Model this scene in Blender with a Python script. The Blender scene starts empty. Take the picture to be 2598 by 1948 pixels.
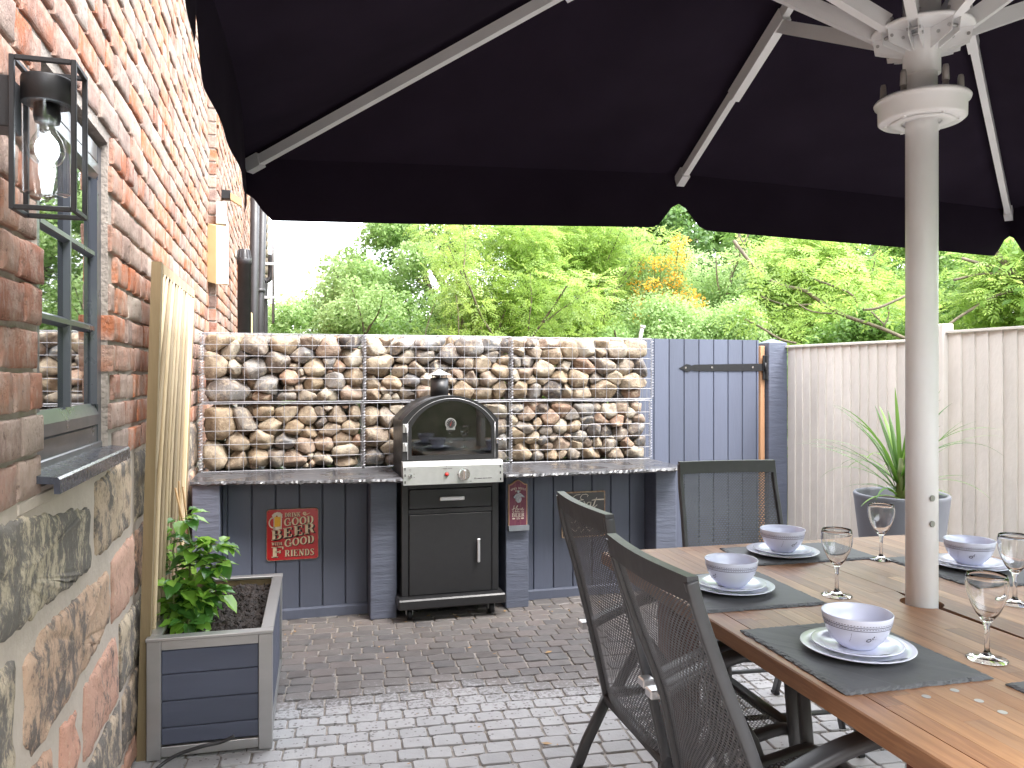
import bpy, math, random
import numpy as np
from mathutils import Vector, Matrix, noise as mnoise
R = math.radians
scene = bpy.context.scene
COL = scene.collection

# ------------------------------------------------------------------ camera
cam_d = bpy.data.cameras.new('camera')
cam = bpy.data.objects.new('camera', cam_d); COL.objects.link(cam)
cam.location = (0, 0, 1.36)
cam.rotation_euler = (R(90), 0, R(-15.9))
cam_d.sensor_width = 36; cam_d.lens = 27.714
cam_d.shift_y = -0.0073
cam_d.clip_start = 0.05; cam_d.clip_end = 600
scene.camera = cam

# ------------------------------------------------------------------ sky, sun, exposure (bright overcast day)
SUN_EL, SUN_AZ = R(58), R(140)          # azimuth clockwise from +Y
world = bpy.data.worlds.new('World'); scene.world = world; world.use_nodes = True
nt = world.node_tree; nt.nodes.clear()
wo = nt.nodes.new('ShaderNodeOutputWorld')
sky = nt.nodes.new('ShaderNodeTexSky'); sky.sky_type = 'NISHITA'; sky.sun_disc = False
sky.sun_elevation = SUN_EL; sky.sun_rotation = SUN_AZ
sky.dust_density = 3.0; sky.air_density = 1.0; sky.ozone_density = 1.0
b1 = nt.nodes.new('ShaderNodeBackground'); b1.inputs['Strength'].default_value = 0.06
nt.links.new(sky.outputs[0], b1.inputs['Color'])
b2 = nt.nodes.new('ShaderNodeBackground'); b2.inputs['Color'].default_value = (0.96, 0.98, 1.0, 1); b2.inputs['Strength'].default_value = 1.15
ad = nt.nodes.new('ShaderNodeAddShader')
nt.links.new(b1.outputs[0], ad.inputs[0]); nt.links.new(b2.outputs[0], ad.inputs[1]); nt.links.new(ad.outputs[0], wo.inputs['Surface'])
sd = bpy.data.lights.new('sun', 'SUN'); sd.energy = 1.3; sd.angle = R(25); sd.color = (1.0, 0.97, 0.92)
sun = bpy.data.objects.new('sun', sd); COL.objects.link(sun)
sun_dir = Vector((math.sin(SUN_AZ) * math.cos(SUN_EL), math.cos(SUN_AZ) * math.cos(SUN_EL), math.sin(SUN_EL)))
sun.rotation_euler = (-sun_dir).to_track_quat('-Z', 'Y').to_euler()
scene.view_settings.view_transform = 'Standard'; scene.view_settings.look = 'None'
scene.view_settings.gamma = 1; scene.view_settings.use_curve_mapping = False
scene.view_settings.exposure = 2.4
scene.render.engine = 'CYCLES'
cy = scene.cycles
cy.max_bounces = 10; cy.diffuse_bounces = 5; cy.glossy_bounces = 5; cy.transmission_bounces = 10; cy.transparent_max_bounces = 16
cy.caustics_reflective = False; cy.caustics_refractive = False

# ------------------------------------------------------------------ helpers: objects
LOC = {}
def thing(name, label, cat, loc=(0, 0, 0), rot=0.0, group=None):
    o = bpy.data.objects.new(name, None); COL.objects.link(o)
    o.empty_display_size = 0.1
    o.location = loc; o.rotation_euler = (0, 0, rot)
    o['label'] = label; o['category'] = cat
    if group: o['group'] = group
    LOC[o.name] = Vector(loc) if rot == 0 else None
    return o

def tag(o, label, cat, group=None, kind=None):
    o['label'] = label; o['category'] = cat
    if group: o['group'] = group
    if kind: o['kind'] = kind
    return o

class MB:
    """collects geometry for ONE mesh object"""
    def __init__(s): s.v = []; s.f = []; s.r = []; s.cur = 0.5; s.sm = []; s.smooth = False
    def vert(s, p): s.v.append(tuple(p)); s.r.append(s.cur); return len(s.v) - 1
    def face(s, idx): s.f.append(tuple(idx)); s.sm.append(s.smooth)
    def poly(s, pts): s.face([s.vert(p) for p in pts])
    def box(s, a, b, M=None):
        x0, y0, z0 = a; x1, y1, z1 = b
        P = [(x0,y0,z0),(x1,y0,z0),(x1,y1,z0),(x0,y1,z0),(x0,y0,z1),(x1,y0,z1),(x1,y1,z1),(x0,y1,z1)]
        if M is not None: P = [M @ Vector(p) for p in P]
        i = [s.vert(p) for p in P]
        for q in ((3,2,1,0),(4,5,6,7),(0,1,5,4),(1,2,6,5),(2,3,7,6),(3,0,4,7)): s.face([i[k] for k in q])
    def bbox(s, a, b, bev=0.003, M=None):
        """box with chamfered edges"""
        c = [(a[k] + b[k]) / 2 for k in range(3)]; h = [abs(b[k] - a[k]) / 2 for k in range(3)]
        bv = min(bev, min(h) * 0.9)
        idx = {}
        for sx in (-1, 1):
            for sy in (-1, 1):
                for sz in (-1, 1):
                    for ax in range(3):
                        p = [c[k] + (sx, sy, sz)[k] * (h[k] - (0 if k == ax else bv)) for k in range(3)]
                        if M is not None: p = M @ Vector(p)
                        idx[(sx, sy, sz, ax)] = s.vert(p)
        def F(keys): s.face([idx[k] for k in keys])
        for ax in range(3):
            for sg in (-1, 1):
                o1, o2 = [(1, 2), (2, 0), (0, 1)][ax]
                ks = []
                for u, w in ((-1,-1),(1,-1),(1,1),(-1,1)):
                    k = [0, 0, 0]; k[ax] = sg; k[o1] = u; k[o2] = w; ks.append((*k, ax))
                if sg < 0: ks.reverse()
                F(ks)
        for ax in range(3):   # edges along ax
            o1, o2 = [(1, 2), (2, 0), (0, 1)][ax]
            for u in (-1, 1):
                for w in (-1, 1):
                    def K(e, fa):
                        k = [0, 0, 0]; k[ax] = e; k[o1] = u; k[o2] = w; return (*k, fa)
                    ks = [K(-1, o1), K(1, o1), K(1, o2), K(-1, o2)]
                    if u * w < 0: ks.reverse()
                    F(ks)
        for sx in (-1, 1):
            for sy in (-1, 1):
                for sz in (-1, 1):
                    ks = [(sx, sy, sz, 0), (sx, sy, sz, 1), (sx, sy, sz, 2)]
                    if sx * sy * sz < 0: ks.reverse()
                    F(ks)
    def prism(s, pts, d, M=None):
        """pts: list of 3D points (planar polygon), extruded by vector d"""
        d = Vector(d); A = [Vector(p) for p in pts]; B = [p + d for p in A]
        if M is not None: A = [M @ p for p in A]; B = [M @ p for p in B]
        ia = [s.vert(p) for p in A]; ib = [s.vert(p) for p in B]; n = len(ia)
        s.face(ia[::-1]); s.face(ib)
        for k in range(n): s.face([ia[k], ia[(k+1) % n], ib[(k+1) % n], ib[k]])
    def tube(s, pts, r, n=8, caps=True, flat=None, up=None, q=0.35):
        """round tube along points; r scalar or list; flat=(w,h) gives a rounded bar"""
        pts = [Vector(p) for p in pts]; m = len(pts)
        rs = r if isinstance(r, (list, tuple)) else [r] * m
        sm = s.smooth; s.smooth = n != 4
        rings = []; prev = None
        for i, p in enumerate(pts):
            t = (pts[min(i+1, m-1)] - pts[max(i-1, 0)]).normalized()
            if up is not None: a = Vector(up)
            elif prev is not None: a = prev
            else: a = Vector((0, 0, 1)) if abs(t.z) < 0.9 else Vector((1, 0, 0))
            x = (a - t * a.dot(t))
            if x.length < 1e-6: x = Vector((1, 0, 0)) - t * t.x
            x.normalize(); y = t.cross(x); prev = x
            ring = []
            for k in range(n):
                an = 2 * math.pi * (k + 0.5) / n; ca, sa = math.cos(an), math.sin(an)
                if flat:
                    ca = math.copysign(abs(ca) ** q, ca); sa = math.copysign(abs(sa) ** q, sa)
                    ring.append(s.vert(p + x * (ca * flat[1] / 2 * rs[i]) + y * (sa * flat[0] / 2 * rs[i])))
                else:
                    ring.append(s.vert(p + x * (ca * rs[i]) + y * (sa * rs[i])))
            rings.append(ring)
        for i in range(m - 1):
            for k in range(n):
                s.face([rings[i][k], rings[i][(k+1) % n], rings[i+1][(k+1) % n], rings[i+1][k]])
        s.smooth = False
        if caps: s.face(rings[0][::-1]); s.face(rings[-1])
        s.smooth = sm
    def lathe(s, prof, c=(0, 0, 0), n=32, closed=False):
        """prof: (radius, z) list"""
        sm = s.smooth; s.smooth = True
        rings = []
        for (r, z) in prof:
            if r < 1e-6: rings.append([s.vert((c[0], c[1], c[2] + z))])
            else: rings.append([s.vert((c[0] + r * math.cos(2*math.pi*k/n), c[1] + r * math.sin(2*math.pi*k/n), c[2] + z)) for k in range(n)])
        m = len(rings)
        for i in range(m if closed else m - 1):
            a, b = rings[i], rings[(i+1) % m]
            for k in range(n):
                k2 = (k + 1) % n
                if len(a) == 1 and len(b) == 1: continue
                if len(a) == 1: s.face([a[0], b[k2], b[k]])
                elif len(b) == 1: s.face([a[k], a[k2], b[0]])
                else: s.face([a[k], a[k2], b[k2], b[k]])
        s.smooth = sm
    def disc(s, c, r, ax, n=14, th=0.002):
        """short cylinder, c = centre of its back, ax = direction of thickness"""
        ax = Vector(ax).normalized(); c = Vector(c)
        a = Vector((0, 0, 1)) if abs(ax.z) < 0.9 else Vector((1, 0, 0))
        x = (a - ax * a.dot(ax)).normalized(); y = ax.cross(x)
        s.prism([c + x * (r * math.cos(2*math.pi*k/n)) + y * (r * math.sin(2*math.pi*k/n)) for k in range(n)], ax * th)
    def build(s, name, m, parent=None, off=None, fixn=True):
        me = bpy.data.meshes.new(name)
        V = s.v
        if off is None and parent is not None:
            L = LOC.get(parent.name)
            off = L if L is not None else Vector((0, 0, 0))
        if off is not None and (off[0] or off[1] or off[2]):
            V = [(p[0]-off[0], p[1]-off[1], p[2]-off[2]) for p in V]
        me.from_pydata(V, [], s.f)
        me.polygons.foreach_set('use_smooth', s.sm)
        at = me.attributes.new('rnd', 'FLOAT', 'POINT'); at.data.foreach_set('value', s.r)
        if m is not None: me.materials.append(m)
        me.update()
        o = bpy.data.objects.new(name, me); COL.objects.link(o)
        if parent is not None: o.parent = parent; LOC[o.name] = off if off is not None else Vector((0,0,0))
        return o

def npmesh(name, V, F4, rnd, m, parent=None, off=None, smooth=False):
    """quads from numpy arrays"""
    if off is None and parent is not None: off = LOC.get(parent.name)
    if off is not None: V = V - np.array(off)
    me = bpy.data.meshes.new(name)
    me.vertices.add(len(V)); me.vertices.foreach_set('co', V.astype(np.float32).ravel())
    k = F4.shape[1]
    me.loops.add(F4.size); me.loops.foreach_set('vertex_index', F4.astype(np.int32).ravel())
    me.polygons.add(len(F4))
    me.polygons.foreach_set('loop_start', np.arange(0, F4.size, k, dtype=np.int32))
    if smooth: me.polygons.foreach_set('use_smooth', np.ones(len(F4), dtype=bool))
    at = me.attributes.new('rnd', 'FLOAT', 'POINT'); at.data.foreach_set('value', rnd.astype(np.float32))
    me.materials.append(m); me.update(calc_edges=True); me.validate()
    o = bpy.data.objects.new(name, me); COL.objects.link(o)
    if parent is not None: o.parent = parent; LOC[o.name] = off
    return o

# ------------------------------------------------------------------ helpers: materials
def mixc(nt, fac, a, b, mode='MIX'):
    n = nt.nodes.new('ShaderNodeMix'); n.data_type = 'RGBA'; n.blend_type = mode
    for sock, v in ((n.inputs[0], fac), (n.inputs[6], a), (n.inputs[7], b)):
        if isinstance(v, (int, float)): sock.default_value = v
        elif isinstance(v, tuple): sock.default_value = (*v[:3], 1)
        else: nt.links.new(v, sock)
    return n.outputs[2]
def ramp(nt, src, stops, interp='LINEAR'):
    n = nt.nodes.new('ShaderNodeValToRGB'); cr = n.color_ramp; cr.interpolation = interp
    while len(cr.elements) < len(stops): cr.elements.new(0.5)
    for e, (p, c) in zip(cr.elements, stops):
        e.position = p; e.color = (*c[:3], 1) if not isinstance(c, (int, float)) else (c, c, c, 1)
    nt.links.new(src, n.inputs[0]); return n.outputs[0]
def math_(nt, op, a, b=0.0, c=None, clamp=False):
    n = nt.nodes.new('ShaderNodeMath'); n.operation = op; n.use_clamp = clamp
    for i, v in enumerate((a, b) if c is None else (a, b, c)):
        if isinstance(v, (int, float)): n.inputs[i].default_value = v
        else: nt.links.new(v, n.inputs[i])
    return n.outputs[0]
def coords(nt, stretch=(1, 1, 1), world_=False, rnd=None):
    if world_:
        g = nt.nodes.new('ShaderNodeNewGeometry'); src = g.outputs['Position']
    else:
        t = nt.nodes.new('ShaderNodeTexCoord'); src = t.outputs['Object']
    mp = nt.nodes.new('ShaderNodeMapping'); mp.inputs['Scale'].default_value = stretch
    nt.links.new(src, mp.inputs['Vector'])
    if rnd is not None:
        cb = nt.nodes.new('ShaderNodeCombineXYZ')
        m1 = math_(nt, 'MULTIPLY', rnd, 37.0); m2 = math_(nt, 'MULTIPLY', rnd, 91.0)
        nt.links.new(m1, cb.inputs[0]); nt.links.new(m2, cb.inputs[1]); nt.links.new(m1, cb.inputs[2])
        nt.links.new(cb.outputs[0], mp.inputs['Location'])
    return mp.outputs[0]
def noise(nt, vec, scale, detail=4, rough=0.55, dist=0.0):
    n = nt.nodes.new('ShaderNodeTexNoise'); n.inputs['Scale'].default_value = scale
    n.inputs['Detail'].default_value = detail; n.inputs['Roughness'].default_value = rough
    n.inputs['Distortion'].default_value = dist
    nt.links.new(vec, n.inputs['Vector']); return n.outputs['Fac']
def bump(nt, h, strength=0.3, dist=0.01, nrm=None):
    n = nt.nodes.new('ShaderNodeBump'); n.inputs['Strength'].default_value = strength
    n.inputs['Distance'].default_value = dist; nt.links.new(h, n.inputs['Height'])
    if nrm is not None: nt.links.new(nrm, n.inputs['Normal'])
    return n.outputs[0]
def new_mat(name):
    m = bpy.data.materials.new(name); m.use_nodes = True
    nt = m.node_tree; nt.nodes.clear()
    o = nt.nodes.new('ShaderNodeOutputMaterial'); p = nt.nodes.new('ShaderNodeBsdfPrincipled')
    nt.links.new(p.outputs[0], o.inputs['Surface'])
    return m, nt, p, o
def setp(nt, p, key, v):
    s = p.inputs[key]
    if isinstance(v, (int, float)): s.default_value = v
    elif isinstance(v, tuple): s.default_value = (*v[:3], 1)
    else: nt.links.new(v, s)
def attr(nt, name='rnd'):
    a = nt.nodes.new('ShaderNodeAttribute'); a.attribute_name = name; return a.outputs['Fac']
def objrnd(nt):
    a = nt.nodes.new('ShaderNodeObjectInfo'); return a.outputs['Random']

def M(name, c, rough=0.5, metal=0.0, var=0.25, scale=12, c2=None, bmp=0.15, bscale=80, bdist=0.002,
      stretch=(1, 1, 1), rnd=None, rndamt=0.0, coat=0.0, world_=False, rvar=0.1, spec=0.5):
    """general painted / plain surface: colour with noise wear, fine relief, uneven gloss"""
    m, nt, p, o = new_mat(name)
    r = None
    if rnd == 'attr': r = attr(nt)
    if rnd == 'obj': r = objrnd(nt)
    v = coords(nt, stretch, world_, r)
    n1 = noise(nt, v, scale)
    c2 = c2 or tuple(x * (1 - var) for x in c)
    f = ramp(nt, n1, [(0.3, 0.0), (0.7, 1.0)])
    col = mixc(nt, f, c, c2)
    if r is not None and rndamt:
        k = math_(nt, 'MULTIPLY_ADD', r, 2 * rndamt, 1 - rndamt)
        g = nt.nodes.new('ShaderNodeVectorMath'); g.operation = 'SCALE'
        nt.links.new(col, g.inputs[0]); nt.links.new(k, g.inputs['Scale']); col = g.outputs[0]
    setp(nt, p, 'Base Color', col); setp(nt, p, 'Metallic', metal)
    n2 = noise(nt, v, bscale, 3)
    setp(nt, p, 'Roughness', math_(nt, 'MULTIPLY_ADD', n1, rvar * 2, rough - rvar, clamp=True))
    setp(nt, p, 'Specular IOR Level', spec)
    if bmp: setp(nt, p, 'Normal', bump(nt, n2, bmp, bdist))
    if coat: setp(nt, p, 'Coat Weight', coat); setp(nt, p, 'Coat Roughness', 0.1)
    return m

def mat_brick():
    m, nt, p, o = new_mat('old_brick')
    r = attr(nt); v = coords(nt, (1, 1, 1), True)
    base = ramp(nt, r, [(0.0, (0.40,0.135,0.065)), (0.16, (0.46,0.19,0.10)), (0.3, (0.27,0.12,0.085)), (0.42, (0.45,0.235,0.155)),
                        (0.55, (0.37,0.21,0.16)), (0.68, (0.31,0.22,0.19)), (0.8, (0.43,0.31,0.25)), (0.9, (0.22,0.145,0.125)), (1.0, (0.42,0.36,0.31))])
    n1 = noise(nt, v, 14, 6, 0.65); n2 = noise(nt, v, 42, 5, 0.7); n3 = noise(nt, v, 4, 3)
    vs = coords(nt, (1, 3.2, 0.9), True); n4 = noise(nt, vs, 22, 5, 0.7)
    c = mixc(nt, ramp(nt, n1, [(0.43, 0.0), (0.64, 0.75)]), base, (0.44,0.34,0.29))       # limewash / salts
    c = mixc(nt, ramp(nt, n4, [(0.52, 0.0), (0.68, 0.6)]), c, (0.40,0.30,0.27))
    c = mixc(nt, ramp(nt, n2, [(0.30, 0.75), (0.42, 0.0)]), c, (0.09,0.055,0.045))       # pits
    c = mixc(nt, ramp(nt, n3, [(0.55, 0.0), (0.75, 0.35)]), c, (0.16,0.12,0.11))
    setp(nt, p, 'Base Color', c); setp(nt, p, 'Roughness', 0.88); setp(nt, p, 'Specular IOR Level', 0.3)
    b = bump(nt, n2, 0.8, 0.008); b = bump(nt, n4, 0.8, 0.012, b); b = bump(nt, noise(nt, v, 130, 3, 0.7), 0.5, 0.003, b)
    setp(nt, p, 'Normal', b)
    return m
def mat_sandstone():
    m, nt, p, o = new_mat('weathered_sandstone')
    r = attr(nt); v = coords(nt, (1, 1, 1), True); vs = coords(nt, (1, 1.35, 0.85), True)
    base = ramp(nt, r, [(0.0, (0.50,0.43,0.32)), (0.3, (0.48,0.36,0.26)), (0.55, (0.52,0.31,0.22)), (0.8, (0.55,0.30,0.22)), (1.0, (0.50,0.33,0.26))])
    n1 = noise(nt, vs, 11, 10, 0.80, 0.08); n2 = noise(nt, vs, 46, 5, 0.72); n3 = noise(nt, v, 2.5, 3)
    dark = math_(nt, 'SUBTRACT', 0.72, r)                 # buff stones carry more black crust than pink ones
    f = math_(nt, 'ADD', n1, math_(nt, 'MULTIPLY', dark, 0.16))
    f = math_(nt, 'ADD', f, math_(nt, 'MULTIPLY', math_(nt, 'SUBTRACT', n3, 0.5), 0.35))
    c = mixc(nt, ramp(nt, f, [(0.53, 0.0), (0.61, 0.85)]), base, (0.10,0.096,0.098))
    c = mixc(nt, ramp(nt, n2, [(0.56, 0.0), (0.7, 0.5)]), c, (0.60,0.50,0.36))
    c = mixc(nt, ramp(nt, n2, [(0.33, 0.6), (0.42, 0.0)]), c, (0.12,0.08,0.07))
    setp(nt, p, 'Base Color', c); setp(nt, p, 'Roughness', 0.85); setp(nt, p, 'Specular IOR Level', 0.3)
    b = bump(nt, n2, 0.6, 0.012); b = bump(nt, n1, 0.5, 0.02, b); setp(nt, p, 'Normal', b)
    return m
def mat_cobble():
    m, nt, p, o = new_mat('river_stone')
    r = attr(nt); v = coords(nt, (1, 1, 1), False, r)
    base = ramp(nt, r, [(0.0, (0.33,0.25,0.165)), (0.12, (0.44,0.36,0.26)), (0.22, (0.23,0.205,0.18)), (0.34, (0.34,0.215,0.15)), (0.40, (0.46,0.41,0.33)),
                        (0.52, (0.18,0.18,0.185)), (0.62, (0.36,0.29,0.21)), (0.71, (0.28,0.27,0.26)), (0.80, (0.40,0.30,0.235)), (0.86, (0.27,0.215,0.165)), (0.93, (0.05,0.053,0.06)), (0.96, (0.40,0.35,0.30))], 'CONSTANT')
    n1 = noise(nt, v, 9, 5, 0.6); n2 = noise(nt, v, 75, 3, 0.7); n3 = noise(nt, v, 26, 6, 0.7)
    c = mixc(nt, ramp(nt, n1, [(0.42, 0.0), (0.66, 0.75)]), base, (0.15,0.10,0.068))
    c = mixc(nt, ramp(nt, n3, [(0.5, 0.0), (0.64, 0.65)]), c, (0.54,0.45,0.33))
    c = mixc(nt, ramp(nt, n2, [(0.34, 0.6), (0.44, 0.0)]), c, (0.10,0.085,0.07))
    setp(nt, p, 'Base Color', c); setp(nt, p, 'Roughness', math_(nt, 'MULTIPLY_ADD', n1, 0.5, 0.28)); setp(nt, p, 'Specular IOR Level', 0.45)
    b = bump(nt, n3, 0.7, 0.012); b = bump(nt, n2, 0.4, 0.005, b); setp(nt, p, 'Normal', b)
    return m
def mat_sett():
    """stone setts: wet and dark in the open, dry and pale where the parasol keeps the rain off, spotted between"""
    m, nt, p, o = new_mat('stone_sett')
    r = attr(nt); v = coords(nt, (1, 1, 1), True)
    g = nt.nodes.new('ShaderNodeNewGeometry'); sx = nt.nodes.new('ShaderNodeSeparateXYZ'); nt.links.new(g.outputs['Position'], sx.inputs[0])
    n1 = noise(nt, v, 11, 5, 0.6); n2 = noise(nt, v, 60, 4, 0.7)
    # wet line runs along the drip edge of the canopy
    e = math_(nt, 'ADD', sx.outputs['Y'], math_(nt, 'MULTIPLY', sx.outputs['X'], 0.10))
    e = math_(nt, 'ADD', e, math_(nt, 'MULTIPLY', math_(nt, 'SUBTRACT', noise(nt, v, 2.2, 2), 0.5), 0.35))
    vo = nt.nodes.new('ShaderNodeTexVoronoi'); vo.inputs['Scale'].default_value = 46; vo.inputs['Randomness'].default_value = 1
    nt.links.new(v, vo.inputs['Vector'])
    spot = ramp(nt, vo.outputs['Distance'], [(0.18, 0.35), (0.34, 0.0)])
    spotn = math_(nt, 'MULTIPLY', spot, math_(nt, 'MULTIPLY_ADD', noise(nt, v, 24, 1), 2.2, -0.5, clamp=True))
    w = math_(nt, 'MULTIPLY_ADD', e, 1.7, -1.7 * 3.10)
    wet = math_(nt, 'ADD', w, math_(nt, 'MULTIPLY', spotn, 4.0))
    wet = math_(nt, 'ADD', wet, math_(nt, 'MULTIPLY', math_(nt, 'SUBTRACT', n2, 0.5), 1.8))
    wet = ramp(nt, wet, [(0.35, 0.0), (0.62, 1.0)])
    near = ramp(nt, math_(nt, 'MULTIPLY_ADD', e, 1.2, -1.2 * 2.55), [(0.0, 0.0), (0.2, 1.0)])
    wet = math_(nt, 'MULTIPLY', wet, near)
    dry = ramp(nt, r, [(0.0, (0.34,0.335,0.34)), (0.5, (0.41,0.40,0.40)), (1.0, (0.37,0.36,0.365))])
    wc = ramp(nt, r, [(0.0, (0.115,0.102,0.097)), (0.3, (0.155,0.142,0.136)), (0.5, (0.125,0.119,0.118)), (0.75, (0.170,0.145,0.136)), (1.0, (0.105,0.101,0.103))])
    wc = mixc(nt, ramp(nt, n1, [(0.4, 0.0), (0.7, 0.5)]), wc, (0.21,0.19,0.178))
    dry = mixc(nt, ramp(nt, n1, [(0.4, 0.0), (0.7, 0.4)]), dry, (0.30,0.29,0.29))
    c = mixc(nt, wet, dry, wc)
    setp(nt, p, 'Base Color', c)
    setp(nt, p, 'Roughness', math_(nt, 'MULTIPLY_ADD', wet, -0.40, 0.80)); setp(nt, p, 'Specular IOR Level', 0.5)
    b = bump(nt, n2, 0.35, 0.004); b = bump(nt, n1, 0.3, 0.01, b); setp(nt, p, 'Normal', b)
    return m
def mat_leaf(name, stops, trans=0.45, rough=0.45):
    m = bpy.data.materials.new(name); m.use_nodes = True; nt = m.node_tree; nt.nodes.clear()
    o = nt.nodes.new('ShaderNodeOutputMaterial'); p = nt.nodes.new('ShaderNodeBsdfPrincipled')
    r = attr(nt); c = ramp(nt, r, stops)
    nt.links.new(c, p.inputs['Base Color']); p.inputs['Roughness'].default_value = rough; p.inputs['Specular IOR Level'].default_value = 0.45
    tr = nt.nodes.new('ShaderNodeBsdfTranslucent')
    hs = nt.nodes.new('ShaderNodeHueSaturation'); hs.inputs['Hue'].default_value = 0.485; hs.inputs['Saturation'].default_value = 0.95; hs.inputs['Value'].default_value = 1.7
    nt.links.new(c, hs.inputs['Color']); nt.links.new(hs.outputs[0], tr.inputs[0])
    mx = nt.nodes.new('ShaderNodeMixShader'); mx.inputs[0].default_value = trans
    nt.links.new(p.outputs[0], mx.inputs[1]); nt.links.new(tr.outputs[0], mx.inputs[2]); nt.links.new(mx.outputs[0], o.inputs['Surface'])
    return m
def mat_wood_table():
    m, nt, p, o = new_mat('oiled_hardwood')
    r = attr(nt); v = coords(nt, (1, 0.07, 1), False, r); v2 = coords(nt, (1, 0.25, 1), False, r)
    base = ramp(nt, r, [(0.0, (0.20,0.090,0.045)), (0.2, (0.37,0.195,0.100)), (0.4, (0.26,0.125,0.066)), (0.6, (0.48,0.275,0.150)), (0.8, (0.14,0.072,0.046)), (1.0, (0.39,0.225,0.130))])
    n1 = noise(nt, v, 45, 5, 0.6, 0.4); n2 = noise(nt, v, 160, 3, 0.6); n3 = noise(nt, v2, 6, 3)
    c = mixc(nt, ramp(nt, n1, [(0.35, 0.0), (0.7, 0.7)]), base, (0.13,0.055,0.03))
    c = mixc(nt, ramp(nt, n2, [(0.5, 0.0), (0.75, 0.4)]), c, (0.46,0.25,0.12))
    c = mixc(nt, ramp(nt, n3, [(0.45, 0.0), (0.7, 0.3)]), c, (0.40,0.21,0.12))
    setp(nt, p, 'Base Color', c); setp(nt, p, 'Roughness', math_(nt, 'MULTIPLY_ADD', n3, 0.15, 0.34)); setp(nt, p, 'Specular IOR Level', 0.5)
    setp(nt, p, 'Normal', bump(nt, n2, 0.12, 0.002))
    return m
def mat_glass(name, tint=(1, 1, 1), ior=1.49, rough=0.0):
    m = bpy.data.materials.new(name); m.use_nodes = True; nt = m.node_tree; nt.nodes.clear()
    o = nt.nodes.new('ShaderNodeOutputMaterial'); g = nt.nodes.new('ShaderNodeBsdfGlass')
    g.inputs['IOR'].default_value = ior; g.inputs['Roughness'].default_value = rough
    v = coords(nt); n = noise(nt, v, 30, 2)
    c = mixc(nt, n, tint, tuple(x * 0.97 for x in tint)); nt.links.new(c, g.inputs['Color'])
    nt.links.new(g.outputs[0], o.inputs['Surface']); return m
def mat_thin(name, ior, gain):
    m = bpy.data.materials.new(name); m.use_nodes = True; nt = m.node_tree; nt.nodes.clear()
    o = nt.nodes.new('ShaderNodeOutputMaterial'); g = nt.nodes.new('ShaderNodeBsdfGlossy'); g.inputs['Roughness'].default_value = 0.02
    t = nt.nodes.new('ShaderNodeBsdfTransparent'); v = coords(nt); n = noise(nt, v, 30, 2)
    nt.links.new(mixc(nt, n, (0.995,0.995,0.995), (0.97,0.975,0.975)), t.inputs[0])
    f = nt.nodes.new('ShaderNodeLayerWeight'); f.inputs['Blend'].default_value = 0.5
    k = math_(nt, 'MULTIPLY_ADD', math_(nt, 'POWER', f.outputs['Facing'], 3.2), 0.75*gain, 0.075, clamp=True)
    mx = nt.nodes.new('ShaderNodeMixShader'); nt.links.new(k, mx.inputs[0]); nt.links.new(t.outputs[0], mx.inputs[1]); nt.links.new(g.outputs[0], mx.inputs[2])
    nt.links.new(mx.outputs[0], o.inputs['Surface']); return m
def mat_emit(name, c, s):
    m = bpy.data.materials.new(name); m.use_nodes = True; nt = m.node_tree; nt.nodes.clear()
    o = nt.nodes.new('ShaderNodeOutputMaterial'); e = nt.nodes.new('ShaderNodeEmission')
    e.inputs[0].default_value = (*c, 1); e.inputs[1].default_value = s
    nt.links.new(e.outputs[0], o.inputs['Surface']); return m
def mat_slate(name, c, wet=0.0, scale=18):
    m, nt, p, o = new_mat(name)
    v = coords(nt, (1, 1, 1), True); n1 = noise(nt, v, scale, 6, 0.65, 0.5); n2 = noise(nt, v, 90, 4, 0.7); n3 = noise(nt, v, 5, 3)
    cc = mixc(nt, ramp(nt, n1, [(0.35, 0.0), (0.7, 0.6)]), c, tuple(x * 1.45 for x in c))
    cc = mixc(nt, ramp(nt, n2, [(0.68, 0.0), (0.74, 0.5)]), cc, (0.35,0.33,0.30))
    setp(nt, p, 'Base Color', cc)
    rg = ramp(nt, n3, [(0.4, 0.12), (0.6, 0.5)]) if wet else math_(nt, 'MULTIPLY_ADD', n1, 0.2, 0.48)
    setp(nt, p, 'Roughness', rg); setp(nt, p, 'Specular IOR Level', 0.6 if wet else 0.4)
    b = bump(nt, n1, 0.25, 0.006); b = bump(nt, n2, 0.12, 0.002, b); setp(nt, p, 'Normal', b)
    return m

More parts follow.
